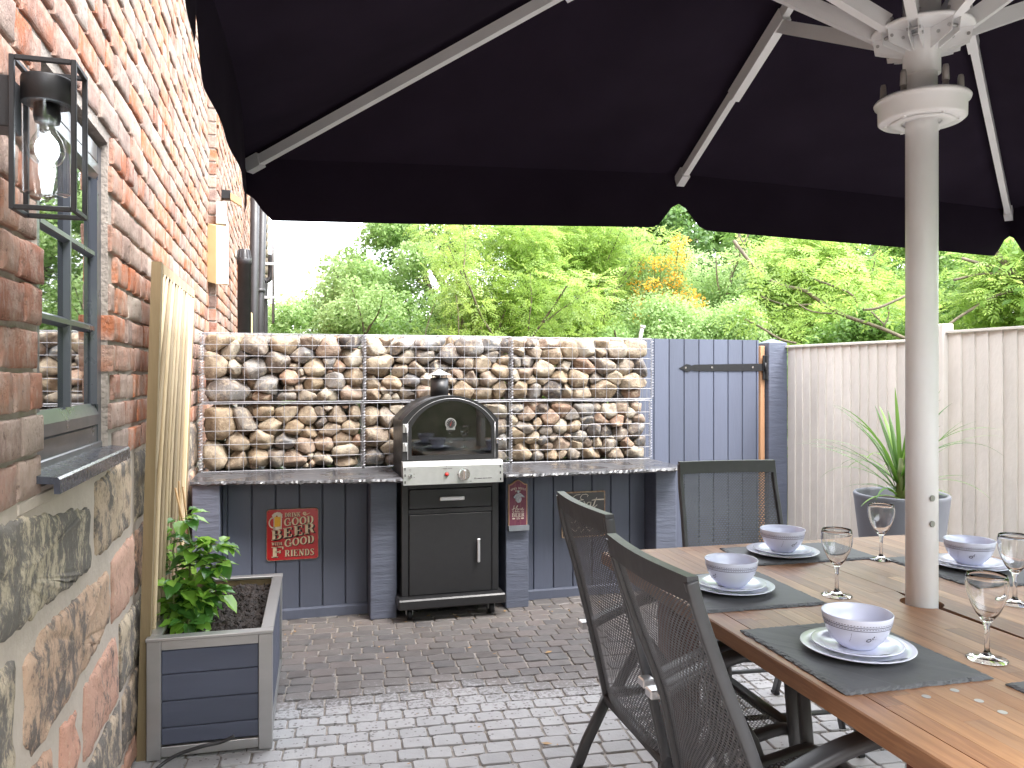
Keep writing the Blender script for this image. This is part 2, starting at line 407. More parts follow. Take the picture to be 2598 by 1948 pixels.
PAINT = (0.104, 0.118, 0.166)
MT = dict(
    brick=mat_brick(), sand=mat_sandstone(), cobble=mat_cobble(), sett=mat_sett(), tablewood=mat_wood_table(),
    mortar=M('lime_mortar', (0.40,0.35,0.31), 0.9, var=0.3, scale=9, bmp=0.7, bscale=70, bdist=0.01, world_=True),
    stonemortar=M('pale_pointing_mortar', (0.47,0.40,0.34), 0.9, var=0.15, scale=5, bmp=0.5, bscale=45, bdist=0.006, world_=True),
    joint=M('sandy_joint', (0.36,0.33,0.30), 0.9, c2=(0.20,0.165,0.13), scale=30, bmp=0.8, bscale=120, bdist=0.006, world_=True),
    paint=M('blue_grey_timber_paint', PAINT, 0.5, var=0.12, scale=7, bmp=0.35, bscale=55, bdist=0.003, stretch=(1,1,0.15), rnd='attr', rndamt=0.10),
    paintrough=M('blue_grey_rough_sawn_paint', (0.112,0.126,0.174), 0.55, var=0.2, scale=9, bmp=0.8, bscale=40, bdist=0.006, stretch=(0.25,0.25,1.3)),
    planterwood=M('navy_grey_planter_stain', (0.085,0.096,0.140), 0.55, var=0.3, scale=6, bmp=0.5, bscale=60, bdist=0.003, stretch=(0.15,0.15,1), rnd='obj', rndamt=0.08),
    steel=M('brushed_stainless', (0.47,0.47,0.47), 0.40, 0.7, var=0.12, scale=25, bmp=0.15, bscale=200, stretch=(1,0.1,1)),
    steelp=M('planter_steel', (0.50,0.495,0.49), 0.36, 0.85, var=0.2, scale=6, bmp=0.2, bscale=160, stretch=(0.3,0.3,1)),
    galv=M('galvanised_wire', (0.42,0.42,0.45), 0.45, 0.5, var=0.25, scale=30, bmp=0.0),
    black=M('black_powder_coat', (0.018,0.018,0.020), 0.42, 0.0, var=0.2, scale=30, bmp=0.2, bscale=400, bdist=0.0006, coat=0.1),
    blackm=M('black_iron', (0.016,0.016,0.018), 0.5, 0.3, var=0.3, scale=30, bmp=0.3, bscale=90),
    lampm=M('lantern_black_metal', (0.025,0.025,0.028), 0.45, 0.2, var=0.2, scale=40, bmp=0.1, bscale=300),
    soot=M('oven_inside_black', (0.02,0.02,0.02), 0.6, 0.0, var=0.4, scale=12),
    chair=M('graphite_aluminium', (0.054,0.054,0.059), 0.42, 0.0, var=0.15, scale=20, bmp=0.12, bscale=300, bdist=0.0006),
    cmesh=M('graphite_mesh', (0.100,0.100,0.108), 0.45, 0.2, var=0.15, scale=20, bmp=0),
    chrome=M('polished_metal', (0.75,0.75,0.76), 0.15, 1.0, var=0.05, bmp=0),
    alum=M('satin_aluminium', (0.70,0.70,0.72), 0.35, 0.8, var=0.05, bmp=0),
    white=M('white_painted_metal', (0.83,0.84,0.86), 0.38, 0.0, var=0.06, scale=8, bmp=0.05, bscale=120, coat=0.2),
    clearp=M('grey_plastic_pin', (0.30,0.28,0.27), 0.4, var=0.2, bmp=0),
    fabric=M('black_canopy_fabric', (0.020,0.014,0.026), 0.9, var=0.25, scale=3, bmp=0.15, bscale=700, bdist=0.0006, spec=0.1),
    frame=M('anthracite_window_paint', (0.055,0.062,0.080), 0.30, 0.0, var=0.1, scale=10, bmp=0.06, bscale=150, coat=0.25),
    sill=M('wet_anthracite_sill', (0.060,0.066,0.088), 0.26, var=0.35, scale=55, bmp=0.5, bscale=130, bdist=0.003, coat=0.3),
    trellispost=M('tanalised_post', (0.26,0.19,0.10), 0.75, var=0.4, scale=8, bmp=0.5, bscale=60, bdist=0.003, stretch=(1,1,0.15)),
    slat=M('reeded_trellis_slat', (0.50,0.40,0.27), 0.7, c2=(0.36,0.27,0.16), scale=9, bmp=0.5, bscale=60, bdist=0.003, stretch=(1,1,0.12), rnd='attr', rndamt=0.45),  # random slat tone, widened so its stripes stand in for groove shade
    fence=M('grey_beige_fence_paint', (0.72,0.68,0.625), 0.75, var=0.16, scale=4, bmp=0.7, bscale=26, bdist=0.006, stretch=(1,1,0.5), rnd='attr', rndamt=0.07),
    rawwood=M('raw_softwood', (0.56,0.30,0.16), 0.7, var=0.3, scale=10, stretch=(1,1,0.1)),
    tablelegs=M('red_brown_table_leg', (0.14,0.035,0.018), 0.5, c2=(0.05,0.018,0.012), scale=14, bmp=0.4, bscale=70, stretch=(1,1,0.12)),
    slatetop=mat_slate('wet_slate_worktop', (0.050,0.050,0.055), wet=1.0),
    mat=mat_slate('slate_placemat', (0.084,0.087,0.094), wet=0.0),
    china=M('lilac_white_melamine', (0.67,0.69,0.82), 0.22, 0.0, var=0.03, scale=6, bmp=0.0, coat=0.25),
    ink=M('navy_print', (0.035,0.035,0.085), 0.4, bmp=0), green=M('green_print', (0.20,0.36,0.06), 0.4, bmp=0),
    acrylic=mat_glass('clear_acrylic', (0.995,0.995,0.995), 1.45), lglass=mat_thin('lantern_glass', 1.45, 1.1),
    bulb=mat_emit('lit_bulb', (0.86,0.96,1.0), 7.0),
    soil=M('potting_soil', (0.034,0.019,0.012), 0.8, c2=(0.010,0.007,0.006), scale=30, bmp=1.0, bscale=90, bdist=0.015),
    pot=M('grey_composite_pot', (0.155,0.165,0.195), 0.6, var=0.12, scale=7, bmp=0.2, bscale=90),
    cane=M('bamboo_cane', (0.48,0.29,0.12), 0.55, var=0.3, scale=20), stem=M('green_stem', (0.17,0.21,0.06), 0.6),
    yellow=M('cream_yellow_plastic', (0.70,0.56,0.30), 0.45, var=0.12, scale=5, bmp=0.1), grey=M('pale_grey_metal', (0.48,0.48,0.50), 0.4, 0.4),
    pvc=M('dark_grey_pipe', (0.048,0.046,0.050), 0.42, var=0.3, scale=9), whitep=M('white_plastic', (0.75,0.75,0.74), 0.45),
    bark=M('bark', (0.20,0.16,0.11), 0.85, c2=(0.10,0.085,0.06), scale=18, bmp=0.8, bscale=50, bdist=0.01, stretch=(1,1,0.3)),
    red=M('red_enamel', (0.50,0.018,0.018), 0.30, c2=(0.40,0.014,0.02), scale=5, bmp=0.05, coat=0.4),
    cream=M('cream_print', (0.74,0.60,0.42), 0.45, var=0.1, scale=30, bmp=0), dark=M('dark_print', (0.03,0.008,0.008), 0.5, bmp=0),
    rust=M('chipped_edge', (0.55,0.42,0.30), 0.7, c2=(0.25,0.12,0.06), scale=60, bmp=0.2),
    beer=M('beer_print', (0.72,0.34,0.02), 0.4, c2=(0.80,0.48,0.05), scale=25, bmp=0), foam=M('foam_print', (0.78,0.70,0.60), 0.5, bmp=0),
    maroon=M('maroon_board', (0.19,0.045,0.085), 0.5, var=0.2, scale=9, stretch=(1,1,0.2)), edgew=M('raw_board_edge', (0.55,0.33,0.21), 0.7),
    gwood=M('grey_wood_strip', (0.22,0.24,0.27), 0.7, var=0.3), blackenamel=M('black_enamel', (0.014,0.010,0.010), 0.35, bmp=0, coat=0.3),
    redplastic=M('red_button', (0.55,0.02,0.015), 0.3, bmp=0), dial=M('gauge_face', (0.03,0.03,0.03), 0.4, bmp=0),
    room=M('unlit_room_black', (0.012,0.012,0.012), 0.9), earth=M('rough_ground', (0.07,0.065,0.03), 0.95, c2=(0.03,0.045,0.015), scale=3, world_=True),
    rendergrey=M('old_garden_stone', (0.16,0.14,0.11), 0.9, c2=(0.06,0.075,0.035), scale=4, bmp=0.8, bscale=14, bdist=0.03, world_=True),
    roof=M('slate_roof', (0.05,0.05,0.055), 0.7),
    leaf_hedge=mat_leaf('leaf_fresh_green', [(0.0,(0.055,0.12,0.024)), (0.5,(0.125,0.235,0.048)), (1.0,(0.25,0.38,0.11))], 0.48),
    leaf_dark=mat_leaf('leaf_ivy_dark', [(0.0,(0.025,0.06,0.014)), (0.6,(0.055,0.12,0.028)), (1.0,(0.11,0.21,0.05))], 0.4),
    leaf_ash=mat_leaf('leaf_ash_yellow_green', [(0.0,(0.11,0.20,0.035)), (0.5,(0.21,0.33,0.06)), (0.85,(0.31,0.43,0.10)), (1.0,(0.35,0.46,0.23))], 0.48),
    leaf_fine=mat_leaf('leaf_small_mid_green', [(0.0,(0.09,0.17,0.04)), (0.5,(0.19,0.31,0.09)), (1.0,(0.35,0.47,0.22))], 0.5),
    flower=mat_leaf('broom_flower', [(0.0,(0.62,0.28,0.02)), (0.6,(0.75,0.40,0.03)), (1.0,(0.60,0.45,0.06))], 0.3),
    leaf_climb=mat_leaf('leaf_climber', [(0.0,(0.045,0.13,0.028)), (0.6,(0.09,0.24,0.04)), (1.0,(0.24,0.44,0.06))], 0.35, 0.2),
    leaf_strap=mat_leaf('leaf_cordyline', [(0.0,(0.035,0.095,0.012)), (0.6,(0.075,0.185,0.022)), (1.0,(0.16,0.29,0.05))], 0.35, 0.45),
)
def mat_window():
    m, nt, p, o = new_mat('window_pane_glass')
    setp(nt, p, 'Base Color', (0.01,0.012,0.014)); setp(nt, p, 'Roughness', 0.02); setp(nt, p, 'Specular IOR Level', 1.0)
    setp(nt, p, 'Coat Weight', 1.0); setp(nt, p, 'Coat Roughness', 0.01); setp(nt, p, 'Coat IOR', 1.9)
    v = coords(nt); n = noise(nt, v, 5, 1); setp(nt, p, 'Normal', bump(nt, n, 0.02, 0.01)); return m
MT['winglass'] = mat_window()
def mat_ovenglass():
    m = bpy.data.materials.new('oven_door_glass'); m.use_nodes = True; nt = m.node_tree; nt.nodes.clear()
    o = nt.nodes.new('ShaderNodeOutputMaterial'); g = nt.nodes.new('ShaderNodeBsdfGlossy'); g.inputs['Roughness'].default_value = 0.03
    t = nt.nodes.new('ShaderNodeBsdfTransparent'); t.inputs[0].default_value = (0.55,0.57,0.55,1)
    f = nt.nodes.new('ShaderNodeFresnel'); f.inputs[0].default_value = 1.6
    v = coords(nt); n = noise(nt, v, 14, 3); k = math_(nt, 'ADD', math_(nt, 'MULTIPLY', f.outputs[0], 1.6), math_(nt, 'MULTIPLY', n, 0.10))
    mx = nt.nodes.new('ShaderNodeMixShader'); nt.links.new(k, mx.inputs[0]); nt.links.new(t.outputs[0], mx.inputs[1]); nt.links.new(g.outputs[0], mx.inputs[2])
    nt.links.new(mx.outputs[0], o.inputs['Surface']); return m
MT['ovenglass'] = mat_ovenglass()
rng = random.Random(7)
def hsh(a, b, c=0.0, s=9.0): return mnoise.noise(Vector((a * s, b * s, c * s)))

# ================================================================== GROUND
g = MB(); g.poly([(-60,-60,-0.05),(80,-60,-0.05),(80,90,-0.05),(-60,90,-0.05)])
gr = g.build('ground', MT['earth']); gr['kind'] = 'structure'
g = MB(); g.poly([(-0.6,-3.2,-0.0065),(4.6,-3.2,-0.0065),(4.6,5.6,-0.0065),(-0.6,5.6,-0.0065)])
patio = g.build('patio', MT['joint']); patio['kind'] = 'structure'

def sett_mesh(mb, cx, cy, w, d, seed, hi=True):
    rr = random.Random(seed); mb.cur = rr.random(); h = rr.uniform(-0.0025, 0.0025)
    n = []; c = 0.012
    ang = R(-4.6); ca, sa = math.cos(ang), math.sin(ang)
    c = 0.008
    P = [(-w/2+c,-d/2),(0,-d/2),(w/2-c,-d/2),(w/2,-d/2+c),(w/2,d/2-c),(w/2-c,d/2),(0,d/2),(-w/2+c,d/2),(-w/2,d/2-c),(-w/2,-d/2+c)]
    P = [(x + rr.uniform(-.0018,.0018), y + rr.uniform(-.0018,.0018)) for x, y in P]
    tl = (rr.uniform(-.02,.02), rr.uniform(-.02,.02))
    def W(x, y, z): return (cx + x*ca - y*sa, cy + x*sa + y*ca, z)
    a = [mb.vert(W(x, y, -0.012)) for x, y in P]
    b = [mb.vert(W(x, y, h - 0.004 + x*tl[0] + y*tl[1])) for x, y in P]
    e = [mb.vert(W(x*0.945, y*0.935, h + x*tl[0] + y*tl[1] + rr.uniform(-.0006,.0006))) for x, y in P]
    k = len(P)
    for i in range(k):
        j = (i+1) % k; mb.face([a[i],a[j],b[j],b[i]]); mb.face([b[i],b[j],e[j],e[i]])
    mb.face(e)
setts = []
ang = R(-4.6); ca, sa = math.cos(ang), math.sin(ang)
v = -3.0
row = 0
while v < 6.2:
    d = rng.uniform(0.083, 0.093); u = -2.2 + rng.uniform(0, 0.11)
    while u < 5.6:
        w = rng.uniform(0.095, 0.122)
        uc, vc = u + w/2, v + d/2
        x, y = uc*ca - vc*sa, uc*sa + vc*ca
        if -0.56 < x < 4.5 and -1.2 < y < 5.3: setts.append((x, y, w - 0.0065, d - 0.0060, rng.random()))
        u += w
    v += d; row += 1
def seen(x, y):
    t = x*0.274 + y*0.9617
    if t < 2.6: return 0
    px = 1299 + 2000*(0.9617*x - 0.274*y)/t; py = 955 + 2720/t
    if not (-20 < px < 2620 and py < 1990) or y > 4.6: return 0
    s = 1.0/t
    if px < 690 and t > 2.5 and py < 1905: s *= 0.3
    if px > 2000: s *= 0.4
    if px > 1560 and y > 3.3: s *= 0.4
    return s
setts.sort(key=lambda q: -seen(q[0], q[1]))
for q in setts[:300]:
    mb = MB(); mb.smooth = False; sett_mesh(mb, q[0], q[1], q[2], q[3], q[4]); mb.build('sett', MT['sett'], patio)
mb = MB()
for q in setts[300:]: sett_mesh(mb, q[0], q[1], q[2], q[3], q[4])
o = mb.build('setts', MT['sett'], patio); o['kind'] = 'stuff'

# ================================================================== HOUSE WALL
WX = -0.52
OY0, OY1, OZ0, OZ1 = 1.955, 2.662, 1.135, 2.075       # window opening
house = thing('brick_house', 'long old red brick house wall with rough sandstone blocks at its foot', 'house', (WX, 3.0, 0))
mb = MB()                                              # mortar bed, four boxes round the opening
X0, X1 = WX - 0.30, WX - 0.010
mb.box((X0,-3.2,0),(X1,OY0,5.6)); mb.box((X0,OY1,0),(X1,5.79,5.6))
mb.box((X0,OY0,0),(X1,OY1,OZ0)); mb.box((X0,OY0,OZ1),(X1,OY1,5.6))
mb.box((X0,5.79,0),(WX + 0.040,15.2,5.6))
mb.build('mortar', MT['mortar'], house)

def brick(mb, y0, y1, z0, z1, x, ny, nz, deep, seed):
    rr = random.Random(seed); mb.cur = rr.random(); proud = rr.uniform(-0.003, 0.005); tilt = rr.uniform(-.0025,.0025); k = rr.uniform(0,99)
    jy = [rr.uniform(-.004,.004) for _ in range(4)]; idx = {}
    mb.smooth = False
    ea, eb = 0.004/(y1-y0), 0.004/(z1-z0)
    GA = [0.0, ea] + [k_/(ny-2) for k_ in range(1, ny-2)] + [1-ea, 1.0]; GB = [0.0, eb] + [k_/(nz-2) for k_ in range(1, nz-2)] + [1-eb, 1.0]
    for i in range(ny + 1):
        for j in range(nz + 1):
            a, b = GA[i], GB[j]; edge = min(a, 1-a)*(y1-y0), min(b, 1-b)*(z1-z0)
            e = min(edge)
            y = y0 + (y1-y0)*a; z = z0 + (z1-z0)*b
            wob = 0.0042 if nz > 4 else 0.0026; bul = 0.0026 if nz > 4 else 0.0014
            y += hsh(z, k, y, 24)*wob*(1.0 if i in (0, ny) else 0.5); z += hsh(y, k+3, z, 24)*wob*(1.0 if j in (0, nz) else 0.5)
            px = x + proud + tilt*(a-0.5)*2 + hsh(y, z, k, 20)*bul
            if e < 1e-6: px -= 0.0022 + abs(hsh(z, y, k, 40))*0.0022
            idx[i, j] = mb.vert((px, y, z))
    for i in range(ny):
        for j in range(nz):
            mb.smooth = 0 < i < ny-1 and 0 < j < nz-1; mb.face([idx[i,j], idx[i+1,j], idx[i+1,j+1], idx[i,j+1]])
    mb.smooth = False
    ring = [(i,0) for i in range(ny)] + [(ny,j) for j in range(nz)] + [(i,nz) for i in range(ny,0,-1)] + [(0,j) for j in range(nz,0,-1)]
    back = {}
    for q in ring:
        vx = mb.v[idx[q]]; back[q] = mb.vert((x - deep, vx[1], vx[2]))
    for a, b in zip(ring, ring[1:] + ring[:1]): mb.face([idx[b], idx[a], back[a], back[b]])
CH = 0.0915
bricks = []
for c in range(int((5.5 - 1.10) / CH)):
    z0 = 1.105 + c*CH; y = 0.9 - (0.0 if c % 2 else 0.11) - rng.uniform(0, 0.03)
    hdr = (c % 4 == 2)
    while y < 15.1:
        L = 0.113 if (hdr or rng.random() < 0.22) else 0.232
        L += rng.uniform(-.008,.008); a, b = y + 0.005, y + L - 0.006; y += L
        far = a > 5.79
        if not far and b > 5.79: b = 5.785
        x = WX + (0.052 if far else 0)
        zz0, zz1 = z0 + rng.uniform(-.0025,.0025), z0 + CH - 0.0125 + rng.uniform(-.003,.003)
        if zz1 > OZ0 + 0.02 and zz0 < OZ1 - 0.01 and a < OY1 and b > OY0:
            if a < OY0 - 0.05: b = OY0 + rng.uniform(-.006,.004)
            elif b > OY1 + 0.05: a = OY1 + rng.uniform(-.004,.006)
            else: continue
        bricks.append((a, b, zz0, zz1, x, far))
def bsee(q):
    a, b, z0, z1, x, far = q; y = (a+b)/2; z = (z0+z1)/2
    t = x*0.274 + y*0.9617
    if t < 0.6: return 0
    px = 1299 + 2000*(0.9617*x - 0.274*y)/t; py = 955 - 2000*(z-1.36)/t
    if px < -60 or py < -60 or py > 1960: return 0
    return (z1-z0)*(b-a)/t**3
bricks.sort(key=lambda q: -bsee(q))
for i, q in enumerate(bricks[:300]):
    mb = MB(); brick(mb, *q[:5], 9 if q[1]-q[0] > 0.15 else 5, 5, 0.09 if (abs(q[0]-OY1) < .02 or abs(q[1]-OY0) < .02) else 0.03, rng.random())
    mb.build('brick', MT['brick'], house)
mb = MB()
for q in bricks[300:]:
    near = q[0] < 6
    brick(mb, *q[:5], (5 if q[1]-q[0] > 0.15 else 4) if near else 3, 4 if near else 3, 0.02, rng.random())
o = mb.build('bricks', MT['brick'], house); o['kind'] = 'stuff'
# projecting corner where the wall steps out, header ends facing the camera
mb = MB()
for c in range(int((5.5 - 1.10) / CH)):
    z0 = 1.105 + c*CH; mb.cur = rng.random()
    mb.bbox((WX - 0.01, 5.783, z0), (WX + 0.048, 5.80, z0 + CH - 0.012), 0.004)
mb.build('corner_bricks', MT['brick'], house)['kind'] = 'stuff'

# sandstone blocks
blocks = [  # polygon (Y,z), tone
 ([(1.18,1.078),(1.60,1.085),(1.80,1.075),(2.10,1.035),(2.42,1.000),(2.425,0.90),(2.42,0.832),(2.15,0.838),(1.70,0.850),(1.18,0.86)], 0.02),
 ([(2.455,1.062),(2.70,1.075),(2.99,1.088),(3.00,0.95),(2.985,0.850),(2.70,0.842),(2.455,0.845)], 0.26),
 ([(1.15,0.815),(1.50,0.815),(1.775,0.806),(1.778,0.66),(1.777,0.575),(1.45,0.60),(1.15,0.61)], 0.10),
 ([(1.835,0.765),(1.94,0.800),(2.25,0.793),(2.635,0.775),(2.648,0.70),(2.645,0.610),(2.35,0.574),(2.07,0.553),(1.885,0.548),(1.84,0.60)], 0.40),
 ([(2.670,0.786),(2.86,0.805),(3.04,0.808),(3.05,0.70),(3.03,0.592),(2.76,0.588),(2.675,0.594)], 0.93),
 ([(1.15,0.57),(1.60,0.555),(1.83,0.53),(2.055,0.515),(2.06,0.43),(2.05,0.345),(1.6,0.34),(1.15,0.35)], 0.5),
 ([(2.105,0.519),(2.255,0.503),(2.262,0.42),(2.258,0.335),(2.10,0.335)], 0.80),
 ([(2.335,0.532),(2.55,0.541),(2.745,0.543),(2.768,0.44),(2.765,0.335),(2.55,0.322),(2.33,0.330),(2.325,0.43)], 0.88),
 ([(2.795,0.557),(3.02,0.560),(3.05,0.45),(3.04,0.335),(2.80,0.340)], 0.15),
]
def fill_row(z0, z1, ya, yb, seed):
    rr = random.Random(seed); y = ya
    while y < yb - 0.1:
        L = rr.uniform(0.26, 0.62); b = min(y + L, yb)
        if yb - b < 0.15: b = yb
        blocks.append(([(y+.015,z1-rr.uniform(.01,.03)),((y+b)/2,z1-rr.uniform(.005,.02)),(b-.015,z1-rr.uniform(.01,.03)),(b-.015,(z0+z1)/2),(b-.015,z0+rr.uniform(.01,.02)),((y+b)/2,z0+.012),(y+.015,z0+rr.uniform(.01,.02)),(y+.015,(z0+z1)/2)], rr.random()))
        y = b
fill_row(0.10, 0.325, 1.1, 5.7, 1); fill_row(0.0, 0.10, 1.1, 5.7, 2)
for k, (a, b) in enumerate(((0.325,0.57),(0.57,0.83),(0.83,1.10))): fill_row(a, b, 3.05, 5.75, 5 + k); fill_row(a, b, -1.5, 1.14, 15 + k)
def block(poly, tone, seed):
    mb = MB(); mb.cur = tone; rr = random.Random(seed); n = len(poly)
    P = []
    for i in range(n):
        (a, b), (c, d) = poly[i], poly[(i+1) % n]; k = max(1, int(math.hypot(c-a, d-b) / 0.022))
        for j in range(k):
            t = j / k; P.append((a + (c-a)*t + hsh(a+t, b, seed, 11)*0.011 + rr.uniform(-.003,.003), b + (d-b)*t + hsh(b, t, seed, 13)*0.010 + rr.uniform(-.0035,.0035)))
    cy_ = sum(p[0] for p in P)/len(P); cz = sum(p[1] for p in P)/len(P)
    rings = []
    for s, dx in ((1.0, -0.012), (0.985, -0.002), (0.90, 0.004), (0.7, 0.006), (0.45, 0.006), (0.2, 0.007)):
        rg = []
        for (y, z) in P:
            yy, zz = cy_ + (y-cy_)*s, cz + (z-cz)*s
            rg.append(mb.vert((WX + dx + (hsh(yy, zz, seed, 16)*0.010 if s < 1 else 0), yy, zz)))
        rings.append(rg)
    m = len(P)
    for A, B in zip(rings, rings[1:]):
        for i in range(m):
            mb.face([A[i], B[i], B[(i+1) % m], A[(i+1) % m]])
    mb.face(rings[-1][::-1])
    for k in range(len(mb.sm)): mb.sm[k] = k >= m
    return mb.build('stone_block', MT['sand'], house)
for i, (poly, tone) in enumerate(blocks): block(poly, tone, i + 0.37)
mb = MB(); mb.box((WX-0.02,-3.2,0.0),(WX-0.0045,5.78,1.115)); mb.build('pointing', MT['stonemortar'], house)
# cement fillet under the sill
mb = MB(); mb.bbox((WX-0.02,1.80,1.075),(WX-0.001,2.95,1.105),0.004); mb.build('sill_bedding', MT['stonemortar'], house)

# ---- window
FX = WX - 0.028       # face of the outer frame
win = thing('casement_window', 'anthracite grey six-pane window in the brick wall behind the lantern', 'window', (FX, 2.31, OZ0))
mb = MB()
mb.bbox((FX-0.07,OY0-.01,1.16),(FX,OY0+0.045,OZ1-.02),0.004); mb.bbox((FX-0.07,OY1-0.045,1.16),(FX,OY1+.004,OZ1-.02),0.004)
mb.bbox((FX-0.07,OY0+.045,OZ1-0.075),(FX,OY1-.045,OZ1-.02),0.004); mb.bbox((FX-0.07,OY0+.045,1.16),(FX-0.002,OY1-.045,1.215),0.004)
wf = mb.build('window_frame', MT['frame'], win)
SY0, SY1, SZ0, SZ1 = OY0+0.05, OY1-0.05, 1.218, 1.995
mb = MB(); sx0, sx1 = FX-0.030, FX+0.004                  # opening sash with sloped rails
def rail(p):  mb.prism(p, (0, SY1-SY0, 0))
mb.prism([(sx0,SY0,SZ0),(sx1,SY0,SZ0),(sx1,SY0,SZ0+0.030),(sx0+0.020,SY0,SZ0+0.062),(sx0,SY0,SZ0+0.062)][::-1], (0,SY1-SY0,0))
mb.prism([(sx0,SY0,SZ1),(sx1,SY0,SZ1),(sx1,SY0,SZ1-0.03),(sx0+0.020,SY0,SZ1-0.052),(sx0,SY0,SZ1-0.052)], (0,SY1-SY0,0))
mb.prism([(sx0,SY0,SZ0+.06),(sx1,SY0,SZ0+.06),(sx1,SY0+0.020,SZ0+.06),(sx0+0.020,SY0+0.038,SZ0+.06),(sx0,SY0+0.038,SZ0+.06)], (0,0,SZ1-SZ0-.11))
mb.prism([(sx0,SY1,SZ0+.06),(sx1,SY1,SZ0+.06),(sx1,SY1-0.020,SZ0+.06),(sx0+0.020,SY1-0.038,SZ0+.06),(sx0,SY1-0.038,SZ0+.06)][::-1], (0,0,SZ1-SZ0-.11))
mb.build('sash', MT['frame'], win)
GX = sx0 + 0.016
gy0, gy1, gz0, gz1 = SY0+0.038, SY1-0.038, SZ0+0.062, SZ1-0.052
ym = (gy0+gy1)/2; hz = (gz1-gz0)/3
mb = MB(); bx = GX + 0.015
mb.prism([(GX,ym-0.014,gz0),(bx,ym-0.006,gz0),(bx,ym+0.006,gz0),(GX,ym+0.014,gz0)], (0,0,gz1-gz0)); mb.build('glazing_bar', MT['frame'], win)
for k in (1, 2):
    z = gz0 + hz*k
    for ya, yb in ((gy0, ym-.006), (ym+.006, gy1)):
        mb = MB(); mb.prism([(GX,ya,z-0.014),(bx,ya,z-0.006),(bx,ya,z+0.006),(GX,ya,z+0.014)][::-1], (0,yb-ya,0)); mb.build('glazing_bar', MT['frame'], win)
for a in range(2):
    for b in range(3):
        ya, yb = (gy0, ym) if a == 0 else (ym, gy1)
        mb = MB(); z = gz0 + hz*b; rr = [random.Random(a*7+b).uniform(-.0012,.0012) for _ in range(4)]
        mb.box((GX-0.006,ya,z),(GX,yb,z+hz)); mb.build('pane', MT['winglass'], win)
mb = MB(); mb.box((WX-0.34,OY0-.1,1.1),(WX-0.30,OY1+.1,2.2)); mb.build('dark_interior', MT['room'], win)  # near-black sheet stands in for the unlit room behind the panes
# sub-frame with bevel, then the projecting sill
mb = MB(); mb.bbox((FX-0.07,OY0-.006,1.135),(FX+0.004,OY1,1.165),0.003); mb.build('sub_frame', MT['frame'], win)
mb = MB()
mb.prism([(WX-0.06,1.913,1.152),(-0.479,1.913,1.141),(-0.4745,1.913,1.136),(-0.474,1.913,1.105),(-0.486,1.913,1.105),(-0.487,1.913,1.126),(WX-0.06,1.913,1.134)][::-1], (0,0.79,0))
mb.build('window_sill', MT['sill'], win)

# ================================================================== WALL LANTERN
LY0, LY1, LX0, LX1, LZ0, LZ1 = 1.545, 1.632, -0.463, -0.358, 1.650, 1.918
lan = thing('wall_lantern', 'lit black box-frame wall lantern with a glass cylinder, beside the window', 'wall light', (WX, 1.59, 1.78))
mb = MB(); t = 0.0085
for y in (LY0, LY1-t):
    for x in (LX0, LX1-t): mb.bbox((x,y,LZ0),(x+t,y+t,LZ1),0.001)
    for z in (LZ0, LZ1-t): mb.bbox((LX0+t,y,z),(LX1-t,y+t,z+t),0.001)
for x in (LX0, LX1-t):
    for z in (LZ0, LZ1-t): mb.bbox((x,LY0+t,z),(x+t,LY1-t,z+t),0.001)
mb.build('box_frame', MT['lampm'], lan)
mb = MB(); mb.bbox((WX-0.005,LY0+0.012,1.795),(LX0-0.0005,LY1-0.012,1.885),0.002); mb.build('wall_bracket', MT['lampm'], lan)
lx, ly = (LX0+LX1)/2 - 0.004, (LY0+LY1)/2
mb = MB(); mb.lathe([(0,1.893),(0.0405,1.893),(0.0415,1.890),(0.0415,1.848),(0.040,1.847),(0,1.847)], (lx,ly,0), 40); mb.build('lamp_cap', MT['lampm'], lan)
mb = MB(); mb.bbox((LX0+t,LY0+0.03,1.852),(lx-0.03,LY1-0.03,1.885),0.002); mb.build('cap_arm', MT['lampm'], lan)
mb = MB(); mb.lathe([(0,1.8465),(0.021,1.8465),(0.022,1.825),(0.020,1.815),(0,1.815)], (lx,ly,0), 28); mb.build('bulb_socket', MT['blackm'], lan)
mb = MB(); mb.lathe([(0,1.689),(0.036,1.688),(0.0385,1.690),(0.0385,1.846)], (lx,ly,0), 48); mb.build('glass_shade', MT['lglass'], lan)
mb = MB(); mb.lathe([(0,1.735),(0.012,1.737),(0.022,1.744),(0.028,1.757),(0.0285,1.770),(0.024,1.785),(0.016,1.799),(0.013,1.806),(0.0133,1.814)], (lx,ly,0), 32); mb.build('bulb', MT['lglass'], lan)
mb = MB(); mb.lathe([(0,1.750),(0.010,1.752),(0.017,1.760),(0.0195,1.770),(0.017,1.780),(0.010,1.788),(0,1.790)], (lx,ly,0), 20); mb.build('filament_glow', MT['bulb'], lan)

# ================================================================== TRELLIS
tr = thing('trellis_panel', 'tall reeded timber trellis panel leaning on the house wall behind the planter', 'trellis', (-0.5,3.1,0))
def tp(s, z, dx=0.0):           # s 0..1 along the panel, z height -> point on its plane
    k = z/1.77; y0 = 3.06 + 0.045*k; y1 = 3.95 + 0.19*k
    return Vector((-0.497 + 0.043*k + dx, y0 + (y1-y0)*s, z))
def bar(mb, a, b, w, d):        # rectangular bar, w along Y, d along X
    h = [Vector((sx*d/2, sy*w/2, 0)) for sx, sy in ((-1,-1),(1,-1),(1,1),(-1,1))]
    A = [mb.vert(a + q) for q in h]; B = [mb.vert(b + q) for q in h]
    mb.face(A[::-1]); mb.face(B)
    for k in range(4): mb.face([A[k],A[(k+1)%4],B[(k+1)%4],B[k]])
for s, w in ((0.0, 0.042), (1.0, 0.034)):
    mb = MB(); mb.cur = 0.4; bar(mb, tp(s, 0.0), tp(s, 1.775), w, 0.034); mb.build('post', MT['trellispost'], tr)
